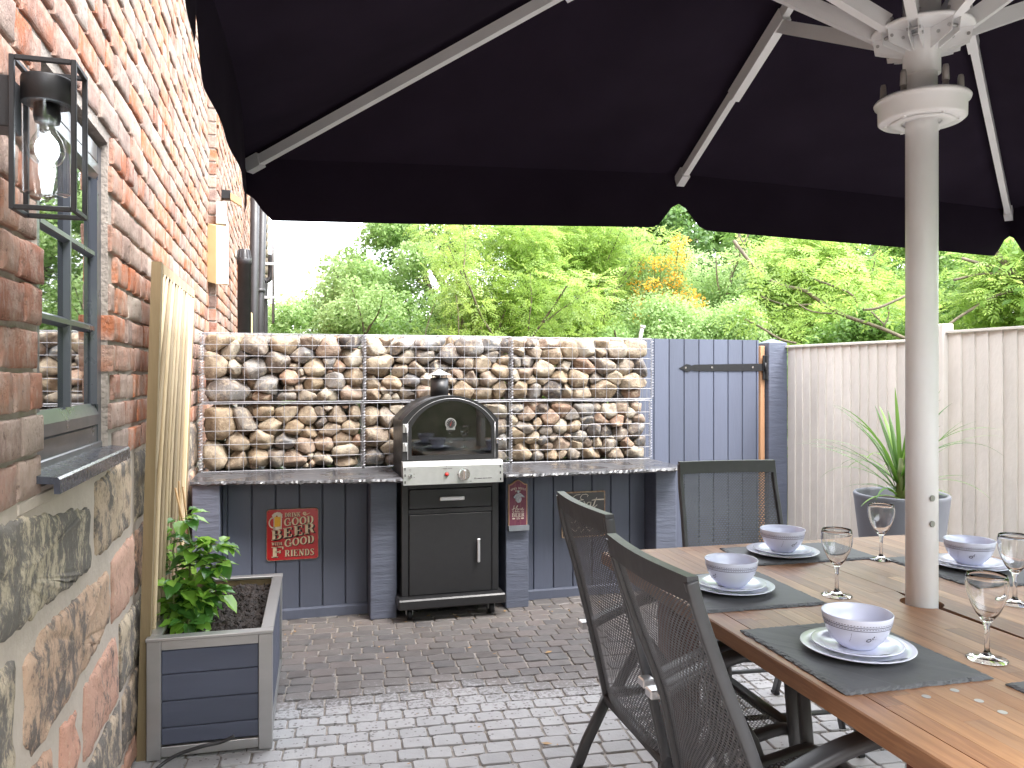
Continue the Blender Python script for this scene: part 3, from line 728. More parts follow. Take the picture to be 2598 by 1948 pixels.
mb = MB(); a, b = tp(0.022, 1.752), tp(0.985, 1.760)
mb.prism([a+Vector((-.016,0,-.018)), a+Vector((.019,0,-.018)), a+Vector((.019,0,.02)), a+Vector((-.016,0,.02))], b-a); mb.build('top_rail', MT['slat'], tr)
mb = MB(); a, b = tp(0.022, 0.06), tp(0.985, 0.06)
mb.prism([a+Vector((-.016,0,-.03)), a+Vector((.002,0,-.03)), a+Vector((.002,0,.03)), a+Vector((-.016,0,.03))], b-a); mb.build('bottom_rail', MT['slat'], tr)
NS = 24
for i in range(NS):
    s0 = 0.045 + 0.93*i/(NS-1); rr = random.Random(i); mb = MB(); mb.cur = rr.random()
    pts = []
    for k in range(9):
        z = 1.735 - 1.70*k/8; s = s0 - 0.26*(1-s0)*min(1, k/3.5)**.8 - 0.03*(k/8) + 0.004*math.sin(k*0.9+i*1.7)
        pts.append(tp(max(s, 0.012), z, (0.014 - 0.011*(i % 2) + 0.001*math.sin(i*2.1+k)) if s > .012 else 0.0))
    mb.tube(pts, 1.0, 8, flat=(0.026, 0.018), up=(1,0,0), q=1.0); mb.build('slat', MT['slat'], tr)
for k, z in enumerate((0.5, 1.0, 1.42)):
    mb = MB(); a, b = tp(0.02, z, -0.006), tp(0.98, z, -0.006); mb.prism([a+Vector((-.008,0,-.018)), a+Vector((.004,0,-.018)), a+Vector((.004,0,.018)), a+Vector((-.008,0,.018))], b-a); mb.build('batten', MT['trellispost'], tr)

# ================================================================== PLANTER
pl = thing('planter_box', 'square steel-edged planter box with grey-blue boards, full of dark soil', 'planter', (-0.478,3.02,0), R(-2))
PW, PD, PH = 0.425, 0.86, 0.435
def loc(mb, name, mat, par=pl): 
    o = mb.build(name, mat, None); o.parent = par; LOC[o.name] = Vector((0,0,0)); return o
mb = MB()
for x, y in ((0,0),(PW-0.048,0),(0,PD-0.048),(PW-0.048,PD-0.048)):
    mb = MB(); mb.bbox((x,y,0.004),(x+0.048,y+0.048,PH-0.012),0.002); loc(mb, 'corner_post', MT['steelp'])
for nm, z0, z1, t in (('rail', PH-0.045, PH-0.012, 0.004), ('rail', 0.012, 0.047, 0.004)):
    mb = MB(); mb.bbox((0.048,0.003,z0),(PW-0.048,0.03,z1),0.0015); loc(mb, nm, MT['steelp'])
    mb = MB(); mb.bbox((PW-0.03,0.048,z0),(PW-0.003,PD-0.048,z1),0.0015); loc(mb, nm, MT['steelp'])
    mb = MB(); mb.bbox((0.003,0.048,z0),(0.03,PD-0.048,z1),0.0015); loc(mb, nm, MT['steelp'])
    mb = MB(); mb.bbox((0.048,PD-0.03,z0),(PW-0.048,PD-0.003,z1),0.0015); loc(mb, nm, MT['steelp'])
for a, b in (((-0.003,-0.003),(PW+0.003,0.042)),((-0.003,PD-0.042),(PW+0.003,PD+0.003)),((-0.003,0.042),(0.042,PD-0.042)),((PW-0.042,0.042),(PW+0.003,PD-0.042))):
    mb = MB(); mb.bbox((*a,PH-0.012),(*b,PH),0.002); loc(mb, 'rim', MT['steelp'])
for k in range(4):
    zs = [0.050, 0.111, 0.206, 0.301, 0.388]
    mb = MB(); mb.bbox((0.047,0.010,zs[k]+.0012),(PW-0.047,0.028,zs[k+1]-.0012),0.003); loc(mb, 'board', MT['planterwood'])
    mb = MB(); mb.bbox((PW-0.028,0.047,zs[k]+.0012),(PW-0.010,PD-0.047,zs[k+1]-.0012),0.003); loc(mb, 'board', MT['planterwood'])
mb = MB(); mb.box((0.03,0.03,0.02),(0.036,PD-.03,PH-.014)); mb.box((PW-.036,0.03,0.02),(PW-.03,PD-.03,PH-.014)); mb.box((0.036,PD-.038,0.02),(PW-.036,PD-.03,PH-.014)); mb.box((0.036,0.03,0.02),(PW-.036,0.036,PH-.014))
loc(mb, 'liner', MT['trellispost'])
n1, n2 = 46, 90; mb = MB(); idx = {}; mb.smooth = True
for i in range(n1+1):
    for j in range(n2+1):
        x, y = 0.036 + (PW-0.072)*i/n1, 0.036 + (PD-0.074)*j/n2
        z = PH - 0.055 + 0.018*math.sin(i/n1*3.1) + 0.014*hsh(x, y, 1, 12) + 0.020*abs(hsh(x, y, 4, 34)) + 0.012*hsh(x, y, 7, 85)
        idx[i,j] = mb.vert((x, y, z))
for i in range(n1):
    for j in range(n2): mb.face([idx[i,j],idx[i+1,j],idx[i+1,j+1],idx[i,j+1]])
loc(mb, 'soil', MT['soil'])['kind'] = 'stuff'
mb = MB(); rr = random.Random(5)
for k in range(260):
    x, y, r_ = rr.uniform(.05,PW-.05), rr.uniform(.05,PD-.05), rr.uniform(.003,.010); z = PH - 0.036 + 0.016*math.sin((x-.036)/(PW-.072)*3.1)+rr.uniform(-.006,.004)
    P = [(x+r_*rr.uniform(.6,1),y,z),(x,y+r_*rr.uniform(.6,1),z),(x-r_*rr.uniform(.6,1),y,z),(x,y-r_*rr.uniform(.6,1),z),(x,y,z+r_*.8),(x,y,z-r_)]
    i = [mb.vert(p) for p in P]
    for a,b,c in ((0,1,4),(1,2,4),(2,3,4),(3,0,4),(1,0,5),(2,1,5),(3,2,5),(0,3,5)): mb.face([i[a],i[b],i[c]])
loc(mb, 'soil_crumbs', MT['soil'])['kind'] = 'stuff'

# climbing plant, canes and leaves
cp = thing('climbing_plant', 'young leafy climber tied to bamboo canes, growing out of the planter', 'plant', (-0.36,3.33,0.40))
canes = [[(-0.35,3.36,0.40),(-0.395,3.42,0.72),(-0.44,3.47,0.905)], [(-0.40,3.46,0.40),(-0.425,3.50,0.7),(-0.43,3.50,0.93)], [(-0.36,3.52,0.40),(-0.395,3.52,0.7),(-0.42,3.54,0.90)]]
for c in canes: mb = MB(); mb.tube(c, 0.0042, 8); mb.build('cane', MT['cane'], cp)
stems = []
rr = random.Random(11)
def leafmesh(seed, w, L):
    q = random.Random(seed); mb = MB(); mb.smooth = True; mb.cur = q.random(); rows = 7; idx = {}
    for i in range(rows+1):
        a = i/rows; hw = w*0.5*(math.sin(math.pi*a**0.72)**0.85 if 0 < a < 1 else 0.02)
        for j in (-2,-1,0,1,2):
            y = j/2*hw*(1+0.06*q.uniform(-1,1)); idx[i,j] = mb.vert((a*L, y, -0.55*L*a*a*0.6 + abs(y)*0.30 + 0.0025*math.sin(a*17+j)*(abs(j)/2)))
    for i in range(rows):
        for j in (-2,-1,0,1): mb.face([idx[i,j],idx[i+1,j],idx[i+1,j+1],idx[i,j+1]])
    return mb
protos = [leafmesh(k, 0.052*f, 0.072*f).build('leaf', MT['leaf_climb']) for k, f in enumerate((1.0, 0.85, 1.15, 0.7, 0.95))]
used = set()
def put_leaf(p, d, roll, sc):
    k = rr.randrange(5); src = protos[k]
    if k not in used: o = src; used.add(k)
    else: o = src.copy(); COL.objects.link(o)
    d = Vector(d).normalized(); x = d; z = Vector((0,0,1)) - x*x.z
    if z.length < .1: z = Vector((0,1,0))
    z.normalize(); y = z.cross(x); m = Matrix((x, y, z)).transposed().to_4x4() @ Matrix.Rotation(roll, 4, 'X')
    o.matrix_world = Matrix.Translation(Vector(p)) @ m @ Matrix.Scale(sc, 4)
    mw = o.matrix_world.copy(); o.parent = cp; o.matrix_parent_inverse = Matrix.Translation(-Vector((-0.36,3.33,0.40))); o.matrix_basis = mw
mb = MB()
S = [[(-.38,3.34,.40),(-.41,3.36,.52),(-.44,3.40,.66),(-.42,3.42,.80)], [(-.37,3.34,.40),(-.37,3.34,.55),(-.37,3.36,.70),(-.39,3.38,.82)], [(-.40,3.28,.40),(-.42,3.27,.46),(-.42,3.26,.52),(-.41,3.26,.60)], [(-.38,3.26,.40),(-.37,3.22,.42),(-.36,3.20,.44),(-.34,3.20,.43)],
     [(-.36,3.34,.40),(-.33,3.33,.52),(-.29,3.33,.60),(-.24,3.34,.63)], [(-.36,3.36,.48),(-.33,3.36,.60),(-.29,3.37,.69),(-.25,3.38,.68)],
     [(-.37,3.33,.42),(-.34,3.30,.49),(-.30,3.30,.52),(-.27,3.31,.50)], [(-.38,3.33,.42),(-.40,3.32,.50),(-.43,3.33,.55)], [(-.36,3.31,.40),(-.36,3.29,.46),(-.34,3.27,.50),(-.33,3.26,.46)]]
for s in S:
    mb.tube(s, [0.0032]*(len(s)-1)+[0.0016], 6)
    n = 34 if len(s) == 4 else 16
    for k in range(n):
        f = rr.uniform(0.12, 1.0)*(len(s)-1); i = min(int(f), len(s)-2); a, b = Vector(s[i]), Vector(s[i+1]); p = a + (b-a)*(f-i)
        an = rr.uniform(0, 6.28); d = Vector((math.cos(an), math.sin(an)*0.8 - 0.25, rr.uniform(-0.55, 0.45)))
        e = p + d*0.022; mb.tube([p, e], 0.0011, 4, caps=False); put_leaf(e, d, rr.uniform(-.5,.5), rr.uniform(0.65, 1.35))
mb.build('stems', MT['stem'], cp)

# black hose / cable
mb = MB(); P = [(-0.60,2.45,0.02),(-0.47,2.72,0.03),(-0.42,2.84,0.055),(-0.36,2.86,0.085),(-0.28,2.86,0.105),(-0.22,2.86,0.112),(-0.175,2.86,0.127)]
Q = []
for i in range(len(P)-1):
    for k in range(6):
        t = k/6; a, b, c, d = [Vector(P[min(max(i+j,0),len(P)-1)]) for j in (-1,0,1,2)]
        Q.append(0.5*((2*b)+(c-a)*t+(2*a-5*b+4*c-d)*t*t+(3*b-a-3*c+d)*t**3))
mb.tube(Q + [Vector(P[-1])], 0.0062, 10)
tag(mb.build('cable', MT['black']), 'loose black cable end rising off the ground in front of the planter', 'cable')
# ================================================================== GABIONS
def ico(sub):
    import bmesh
    bm = bmesh.new(); bmesh.ops.create_icosphere(bm, subdivisions=sub, radius=1.0)
    V = np.array([v.co[:] for v in bm.verts]); F = [tuple(v.index for v in f.verts) for f in bm.faces]; bm.free(); return V, F
ICO3, ICO2 = ico(3), ico(2)
def clip(poly, nx, ny, d):
    out = []
    for i in range(len(poly)):
        a, b = poly[i], poly[(i+1) % len(poly)]; da, db = a[0]*nx+a[1]*ny-d, b[0]*nx+b[1]*ny-d
        if da <= 0: out.append(a)
        if (da < 0 < db) or (db < 0 < da):
            t = da/(da-db); out.append((a[0]+(b[0]-a[0])*t, a[1]+(b[1]-a[1])*t))
    return out
def cells(x0, x1, z0, z1, n, seed, an=1.25, top=None):
    """power-diagram cells of varied size in a rectangle, after a few relaxation steps"""
    rr = random.Random(seed); W_ = [rr.choice((0.1,0.4,1.0,1.2,1.8,2.8)) for _ in range(n)]
    P = [[rr.uniform(x0,x1), rr.uniform(z0,z1)] for _ in range(n)]
    sc = (x1-x0)*(z1-z0)/n; out = []
    for it in range(9):
        out = []
        for i in range(n):
            poly = [(x0,z0),(x1,z0),(x1,z1),(x0,z1)]
            for j in range(n):
                if j == i or not poly: continue
                dx, dz = (P[j][0]-P[i][0]), (P[j][1]-P[i][1])*an*an
                m = ((P[j][0]**2 + (P[j][1]*an)**2) - (P[i][0]**2 + (P[i][1]*an)**2) + (W_[i]-W_[j])*sc*0.16)/2
                poly = clip(poly, dx, dz, m)
            out.append(poly)
            if poly:
                cx = sum(p[0] for p in poly)/len(poly); cz = sum(p[1] for p in poly)/len(poly)
                if it < 6: P[i][0] += (cx-P[i][0])*0.5; P[i][1] += (cz-P[i][1])*0.5
    return [p for p in out if len(p) > 2]
def stone(poly, yc, depth, seed, parent, name='stone', fine=True, shrink=1.0):
    rr = random.Random(seed)
    cx = sum(p[0] for p in poly)/len(poly); cz = sum(p[1] for p in poly)/len(poly)
    th = np.linspace(0, 2*math.pi, 48, endpoint=False); rad = np.full(48, 9.0)
    for k, t in enumerate(th):
        dx, dz = math.cos(t), math.sin(t); best = 9
        for i in range(len(poly)):
            ax, az = poly[i][0]-cx, poly[i][1]-cz; bx, bz = poly[(i+1)%len(poly)][0]-cx, poly[(i+1)%len(poly)][1]-cz
            ex, ez = bx-ax, bz-az; den = dx*ez-dz*ex
            if abs(den) < 1e-9: continue
            r_ = (ax*ez-az*ex)/den; s_ = (ax*dz-az*dx)/den
            if r_ > 0 and -0.001 <= s_ <= 1.001: best = min(best, r_)
        rad[k] = best
    rad = np.minimum(rad, rad.mean()*1.55)
    for _ in range(3 if rr.random() < .35 else 1): rad = np.minimum(rad, 0.25*np.roll(rad,1)+0.5*rad+0.25*np.roll(rad,-1)) * 0.5 + 0.5*(0.25*np.roll(rad,1)+0.5*rad+0.25*np.roll(rad,-1))
    rad *= shrink
    V, F = ICO3 if fine else ICO2
    V = V.copy(); ang = np.arctan2(V[:,2], V[:,0]) % (2*math.pi); rr_ = np.hypot(V[:,0], V[:,2])
    Rv = np.interp(ang, np.append(th, 2*math.pi), np.append(rad, rad[0]))
    q = rr.uniform(0.50, 0.76)
    X = np.cos(ang)*Rv*rr_**q; Z = np.sin(ang)*Rv*rr_**q
    D = min(depth, rad.mean()*rr.uniform(0.75, 1.05)); Y = np.sign(V[:,1])*np.abs(V[:,1])**0.9*D
    Pn = np.stack([X, Y, Z], 1)
    for c in range(rr.choice((1, 3, 4, 5, 7, 8))):                        # broken faces
        n = Vector((rr.uniform(-1,1), rr.uniform(-1.1,-0.15), rr.uniform(-0.7,1))).normalized(); n = np.array(n)
        pr = Pn @ n; d = pr.max()*rr.uniform(0.52, 0.80); over = pr > d
        Pn[over] -= np.outer((pr[over]-d)*0.98, n)
    k = rr.uniform(0, 50); amp = rad.mean()*rr.uniform(0.05, 0.13)
    for i in range(len(Pn)):
        p = Pn[i]; m = 1 + (mnoise.noise(Vector((p[0]*22+k, p[1]*22, p[2]*22))) + 0.4*mnoise.noise(Vector((p[0]*60, p[1]*60+k, p[2]*60))))*amp/max(rad.mean(), .01)
        Pn[i] = p*m
    mb = MB(); mb.cur = rr.random(); mb.smooth = True
    for p in Pn: mb.vert((cx + p[0], yc + p[1], cz + p[2]))
    mb.f = [f[::1] for f in F]; mb.sm = [True]*len(F)
    return mb.build(name, MT['cobble'], parent)
GY = 4.852
gx = [-0.475, 0.452, 1.382, 2.362]
rowz = [(0.809, 1.200), (1.212, 1.612)]
pos = [['lower left', 'lower middle', 'lower right'], ['upper left', 'upper middle', 'upper right']]
desc = {(0,0): 'wire gabion of rounded stones on the worktop beside the brick wall, bottom row', (0,1): 'bottom row wire gabion of stones half hidden behind the black pizza oven',
        (0,2): 'bottom row wire gabion of small round pebbles right of the pizza oven', (1,0): 'top row wire gabion of mixed stones nearest the brick house wall',
        (1,1): 'top row wire gabion of stones above the pizza oven chimney', (1,2): 'top row wire gabion of stones next to the grey gate'}
def wire(mb, a, b, r=0.0017): mb.tube([a, b], r, 5, caps=False)
for rw in (0, 1):
    z0, z1 = rowz[rw]
    for cI in range(3):
        x0, x1 = gx[cI] + 0.004, gx[cI+1] - 0.004
        if rw == 0: x0 -= 0.006; x1 -= 0.012
        gb = thing('gabion_basket', desc[(rw,cI)], 'gabion', ((x0+x1)/2, GY+0.13, z0), 0, 'stone filled wire gabions stacked on the worktop')
        n = {0: 35, 1: 36, 2: 52}[cI] if rw == 0 else {0: 36, 1: 40, 2: 37}[cI]
        ztop = z1 - (0.006 if rw else 0.020)
        for k, poly in enumerate(cells(x0+0.004, x1-0.004, z0+0.003, ztop, n, 100*rw+cI*7+3)):
            stone(poly, GY + 0.058 + rng.uniform(0,.02), 0.052, 1000*rw+100*cI+k, gb)
        for k, poly in enumerate(cells(x0+0.01, x1-0.01, z0+0.002, z1+0.004, 26, 100*rw+cI*7+55)):
            stone(poly, GY + 0.155, 0.07, 5000+1000*rw+100*cI+k, gb, fine=False, shrink=1.06)
        for k, poly in enumerate(cells(x0+0.005, x1-0.005, z0+0.0, z1+0.008, 14, 100*rw+cI*7+56)):
            stone(poly, GY + 0.23, 0.06, 8000+1000*rw+100*cI+k, gb, fine=False, shrink=1.1)
        mb = MB(); yb = GY + 0.275
        nx = 12; xs = [x0 + (x1-x0)*k/nx for k in range(nx+1)]; nz = 5 if rw == 0 else 6; zs = [z0 + (z1-z0)*k/nz for k in range(nz+1)]
        for x in xs:
            j = rng.uniform(-.003,.003); mb.tube([(x+j,GY,z0),(x,GY-0.004*rng.random(),(z0+z1)/2),(x-j,GY,z1)], 0.0018, 5, caps=False)
            wire(mb, (x-j,GY,z1), (x-j,yb,z1+rng.uniform(-.004,.006)))
        for z in zs:
            j = rng.uniform(-.0035,.0035); mb.tube([(x0,GY-0.003,z),((2*x0+x1)/3,GY-0.006,z+j),((x0+2*x1)/3,GY-0.006,z-j),(x1,GY-0.003,z)], 0.0018 if z not in (z0,z1) else 0.0024, 5, caps=False)
        for k in range(5):
            y = GY + 0.275*k/4; wire(mb, (x0,y,z1+rng.uniform(-.004,.007)), (x1,y,z1+rng.uniform(-.004,.007)))
            for x in (x0, x1): wire(mb, (x,y,z0), (x,y,z1))
        for z in zs:
            for x in (x0, x1): wire(mb, (x,GY,z), (x,yb,z))
            wire(mb, (x0,yb,z), (x1,yb,z))
        for x in xs: wire(mb, (x,yb,z0), (x,yb,z1))
        mb.build('wire_mesh', MT['galv'], gb)
        for xq, side in ((x0, -1), (x1, 1)):
            if side == 1 and cI < 2: continue
            mb = MB(); pts = []
            for k in range(int(22*8)):
                a = k/8*2*math.pi; pts.append((xq + 0.006*side + 0.0115*math.cos(a), GY + 0.004 + 0.0115*math.sin(a), z0 + (z1-z0)*k/(22*8-1)))
            mb.tube(pts, 0.0019, 4); mb.build('spiral_binder', MT['galv'], gb)
# white clip pole at the right end of the top row
mb = MB(); mb.tube([(2.345,5.02,1.55),(2.362,5.02,1.66),(2.374,5.02,1.70)], 0.013, 12); mb.tube([(2.374,5.02,1.695),(2.378,5.02,1.715)], 0.017, 12)
tag(mb.build('pipe', MT['whitep']), 'short white plastic pipe sticking up behind the last gabion', 'pipe')

# ================================================================== OUTDOOR COUNTER
oc = thing('outdoor_counter', 'blue-grey boarded outdoor counter with wet slate worktop under the gabions', 'counter', (0.9,4.6,0))
for a, b in ((-0.484,-0.346),(0.445,0.592),(1.230,1.370),(2.194,2.335)):
    mb = MB(); zc = 0.0
    mb.bbox((a,4.45,0.0),(b,4.62,0.785),0.004); mb.build('pillar', MT['paintrough'], oc)
def boards(x0, x1, w, y, z0, z1, par, mat='paint', name='board', th=0.02, gap=0.0022, off=0.0):
    x = x0 - off
    while x < x1 - 0.004:
        b = min(x + w, x1); a = max(x, x0); mb = MB(); mb.cur = rng.random(); c = 0.004
        mb.prism([(a+gap,y+c,z0),(a+gap+c,y,z0),(b-gap-c,y,z0),(b-gap,y+c,z0),(b-gap,y+th,z0),(a+gap,y+th,z0)], (0,0,z1-z0)); mb.build(name, MT[mat], par); x += w
boards(-0.346, 0.445, 0.1275, 4.60, 0.058, 0.785, oc, off=0.10); boards(1.370, 2.194, 0.1275, 4.60, 0.055, 0.785, oc, off=0.05); boards(0.592, 1.230, 0.1275, 4.60, 0.0, 0.785, oc)
for a, b in ((-0.346,0.445),(1.370,2.194)):
    mb = MB(); mb.prism([(a,4.582,0),(a,4.582,0.050),(a,4.594,0.058),(a,4.618,0.058),(a,4.618,0)][::-1], (b-a,0,0)); mb.build('plinth', MT['paint'], oc)
mb = MB(); mb.box((-0.49,4.622,0),(2.36,5.14,0.784)); mb.build('core', MT['paint'], oc)
def slab(x0, x1, yf0, yf1, yb, seed):
    mb = MB(); rr = random.Random(seed); n = int((x1-x0)/0.012); z0, z1 = 0.785, 0.8065
    A = []; B = []; T = []; Mi = []
    for i in range(n+1):
        x = x0 + (x1-x0)*i/n; y = yf0 + (yf1-yf0)*i/n
        A.append(mb.vert((x, y + rr.uniform(0.002,0.010), z0))); Mi.append(mb.vert((x, y + rr.uniform(-.003,.004), z0 + rr.uniform(.004,.012)))); B.append(mb.vert((x, y + 0.004 + rr.uniform(0,.006), z1 - rr.uniform(.0,.004)))); T.append(mb.vert((x, y + 0.016, z1)))
    C = [mb.vert((x0,yb,z1)), mb.vert((x1,yb,z1)), mb.vert((x1,yb,z0)), mb.vert((x0,yb,z0))]
    for i in range(n):
        mb.face([A[i],A[i+1],Mi[i+1],Mi[i]]); mb.face([Mi[i],Mi[i+1],B[i+1],B[i]]); mb.face([B[i],B[i+1],T[i+1],T[i]])
    mb.face(T + [C[1], C[0]]); mb.face(A[::-1] + [C[3], C[2]])
    mb.face([A[0],Mi[0],B[0],T[0],C[0],C[3]]); mb.face([T[-1],B[-1],Mi[-1],A[-1],C[2],C[1]])
    mb.build('worktop_slab', MT['slatetop'], oc)
slab(-0.494, -0.215, 4.435, 4.415, 5.12, 1); slab(-0.2135, 0.600, 4.385, 4.265, 5.12, 2); slab(1.190, 1.95, 4.285, 4.295, 5.12, 3); slab(1.9515, 2.345, 4.300, 4.325, 5.12, 4)

# ================================================================== PIZZA OVEN
ov = thing('pizza_oven', 'black gas pizza oven with arched glass door on a wheeled cabinet', 'pizza oven', (0.89,4.55,0))
def P(name, mat, fn, par=ov):
    mb = MB(); fn(mb); return mb.build(name, MT[mat], par)
CX0, CX1 = 0.613, 1.173
P('base_shelf', 'black', lambda m: m.bbox((0.584,4.325,0.072),(1.198,4.79,0.128),0.008))
P('cabinet_body', 'black', lambda m: (m.bbox((CX0,4.402,0.128),(0.652,4.77,0.762),0.003), m.bbox((CX1-0.039,4.402,0.128),(CX1,4.77,0.762),0.003), m.box((0.652,4.75,0.128),(CX1-.039,4.768,0.762)), m.box((0.652,4.418,0.600),(CX1-.039,4.74,0.607)), m.bbox((0.652,4.404,0.586),(CX1-.039,4.416,0.613),0.001), m.bbox((0.652,4.404,0.728),(CX1-.039,4.416,0.762),0.001)))
dr = P('drawer', 'black', lambda m: m.bbox((0.656,4.398,0.617),(CX1-.043,4.416,0.724),0.002))
do = P('cabinet_door', 'black', lambda m: m.bbox((0.656,4.398,0.132),(CX1-.043,4.416,0.582),0.002))
P('handle', 'alum', lambda m: (m.bbox((0.826,4.372,0.660),(0.967,4.386,0.682),0.003), m.box((0.835,4.386,.667),(0.845,4.398,.676)), m.box((0.948,4.386,.667),(0.958,4.398,.676))), dr)
P('handle', 'alum', lambda m: (m.bbox((1.042,4.374,0.300),(1.058,4.386,0.435),0.003), m.box((1.046,4.386,.31),(1.054,4.398,.32)), m.box((1.046,4.386,.415),(1.054,4.398,.425))), do)
for x in (0.655, 1.128):
    for y in (4.40, 4.72):
        c = MB(); c.tube([(x-0.013,y,0.030),(x+0.013,y,0.030)], 0.030, 18); w = c.build('caster', MT['blackm'], ov)
        c = MB(); c.bbox((x-0.020,y-0.014,0.03),(x-0.016,y+0.014,0.070),0.001); c.bbox((x+0.016,y-0.014,0.03),(x+0.020,y+0.014,0.070),0.001); c.box((x-.02,y-.014,.0702),(x+.02,y+.014,.0718)); c.build('caster_fork', MT['steel'], w)
# arched body
def arch(x0, x1, zs, zt, n=28, k=1.0):
    """outline from lower right over the arch to lower left, shoulder height zs, crown zt"""
    c = (x0+x1)/2; h = (x1-x0)/2; out = []
    # circular arc through shoulders and crown
    s = zt - zs; rad = (h*h + s*s)/(2*s); zc = zt - rad; a0 = math.asin(h/rad)
    for i in range(n+1):
        a = a0 - 2*a0*i/n; out.append((c + rad*math.sin(a), zc + rad*math.cos(a)))
    return out
BX0, BX1, BY0, BY1, BZ = 0.617, 1.171, 4.400, 4.790, 0.884
outer = arch(BX0, BX1, 1.112, 1.252)
def hood(m):
    m.smooth = False
    inner = arch(BX0+0.012, BX1-0.012, 1.104, 1.240)
    O = [(BX1, 0.764)] + outer + [(BX0, 0.764)]; I = [(BX1-.012, 0.764)] + inner + [(BX0+.012, 0.764)]
    m.smooth = False
    of = [m.vert((x,BY0+0.02,z)) for x,z in O]; ob = [m.vert((x,BY1,z)) for x,z in O]; jf = [m.vert((x,BY0+0.02,z)) for x,z in I]; jb = [m.vert((x,BY1-0.012,z)) for x,z in I]
    for i in range(len(O)-1):
        m.smooth = 0 < i < len(O)-2
        m.face([of[i],of[i+1],ob[i+1],ob[i]]); m.face([jf[i+1],jf[i],jb[i],jb[i+1]])
        m.smooth = False; m.face([jf[i],jf[i+1],of[i+1],of[i]])
    m.face(ob); m.face(jb[::-1])
P('hood', 'black', hood)
P('oven_floor', 'soot', lambda m: m.box((BX0+.013,4.415,0.87),(BX1-.013,4.775,0.905)))
def drf(m):          # door frame
    o = [(BX1,0.890)] + outer + [(BX0,0.890)]; i_ = arch(BX0+0.052, BX1-0.040, 1.075, 1.222); i_ = [(BX1-0.040,0.915)] + i_ + [(BX0+0.052,0.915)]
    A = [m.vert((x,BY0,z)) for x,z in o]; B = [m.vert((x,BY0,z)) for x,z in i_]; A2 = [m.vert((x,BY0+0.018,z)) for x,z in o]; B2 = [m.vert((x,BY0+0.018,z)) for x,z in i_]
    n = len(A)
    for k in range(n-1):
        m.face([A[k+1],A[k],B[k],B[k+1]]); m.face([A[k],A[k+1],A2[k+1],A2[k]]); m.face([B[k+1],B[k],B2[k],B2[k+1]])
    m.face([A[0],A[-1],B[-1],B[0]]); m.face([B[0],B[-1],B2[-1],B2[0]]); m.face([A[-1],A[0],A2[0],A2[-1]])
dd = P('glass_door', 'black', drf)
P('trim', 'alum', lambda m: m.tube([(x,BY0-0.0005,z) for x,z in arch(BX0+0.030,BX1-0.020,1.097,1.236,40)], 0.0010, 6), dd)
P('trim', 'alum', lambda m: (m.tube([(BX0+0.030,BY0-.001,0.893),(BX0+0.030,BY0-.001,1.097)], 0.0011, 6), m.tube([(BX1-0.020,BY0-.001,0.893),(BX1-0.020,BY0-.001,1.097)], 0.0011, 6)), dd)
def gl(m):
    i_ = [(BX1-0.041,0.916)] + arch(BX0+0.053, BX1-0.041, 1.074, 1.221) + [(BX0+0.053,0.916)]
    m.prism([(x,BY0+0.006,z) for x,z in i_], (0,0.003,0))
P('door_glass', 'ovenglass', gl, dd)
for z in (0.965, 1.070): P('hinge', 'steel', lambda m: (m.bbox((BX0+.002,BY0-0.005,z-.024),(BX0+.028,BY0-.0005,z+.024),0.001), m.tube([(BX0+.019,BY0-.006,z-.024),(BX0+.019,BY0-.006,z+.024)], 0.004, 8)), dd)
gc = (0.892, 1.093)
gg = P('thermometer', 'steel', lambda m: (m.disc((gc[0],BY0+0.006,gc[1]), 0.031, (0,-1,0), 28, 0.010), m.bbox((gc[0]-.025,BY0+.0035,gc[1]-.036),(gc[0]+.025,BY0+.0055,gc[1]-.01),0.0008)), dd)
P('dial_face', 'dial', lambda m: m.disc((gc[0],BY0-0.0045,gc[1]), 0.0255, (0,-1,0), 28, 0.001), gg)
P('dial_marks', 'alum', lambda m: [m.disc((gc[0]+.0205*math.cos(a),BY0-.0057,gc[1]+.0205*math.sin(a)), 0.0016, (0,-1,0), 6, 0.0004) for a in [R(-50+28*k) for k in range(11)]], gg)
P('needle', 'redplastic', lambda m: m.prism([(gc[0]-.006,BY0-.0058,gc[1]-.012),(gc[0]-.003,BY0-.0058,gc[1]-.013),(gc[0]+.006,BY0-.0058,gc[1]+.016)], (0,-.0006,0)), gg)
P('door_latch', 'chrome', lambda m: (m.tube([(BX1-.006,BY0-.012,0.999),(BX1+.018,BY0-.014,0.999)], 0.0035, 8), m.tube([(BX1+.016,BY0-.014,1.001),(BX1+.028,BY0-.016,0.998),(BX1+.045,BY0-.018,0.990)], [0.004,0.0085,0.005], 10), m.bbox((BX1-.014,BY0-.010,.975),(BX1+.001,BY0-.0005,1.004),.001)), dd)
# control panel
def cp_(m):
    m.prism([(CX0-.002,4.40,0.886),(CX0-.002,4.345,0.886),(CX0-.002,4.335,0.882),(CX0-.002,4.326,0.862),(CX0-.002,4.318,0.762),(CX0-.002,4.40,0.762)][::1], (CX1-CX0+.008,0,0))
pn = P('control_panel', 'steel', cp_)
for z in (.778,.815,.850):
    for x in (0.618, 1.160): P('vent_slot', 'blackm', lambda m: m.bbox((x,4.3165+(z-.778)*.09,z-.006),(x+.006,4.330,z+.008),.001), pn)
kn = P('control_knob', 'chrome', lambda m: (m.disc((0.951,4.325,0.813), 0.034, (0,-1,0.05), 28, 0.012), m.disc((0.951,4.313,0.8135), 0.029, (0,-1,0.05), 28, 0.012), m.bbox((0.9455,4.288,0.788),(0.9565,4.303,0.839),.003)), pn)
bt = P('igniter_button', 'chrome', lambda m: m.disc((0.852,4.324,0.815), 0.0135, (0,-1,0), 18, 0.006), pn)
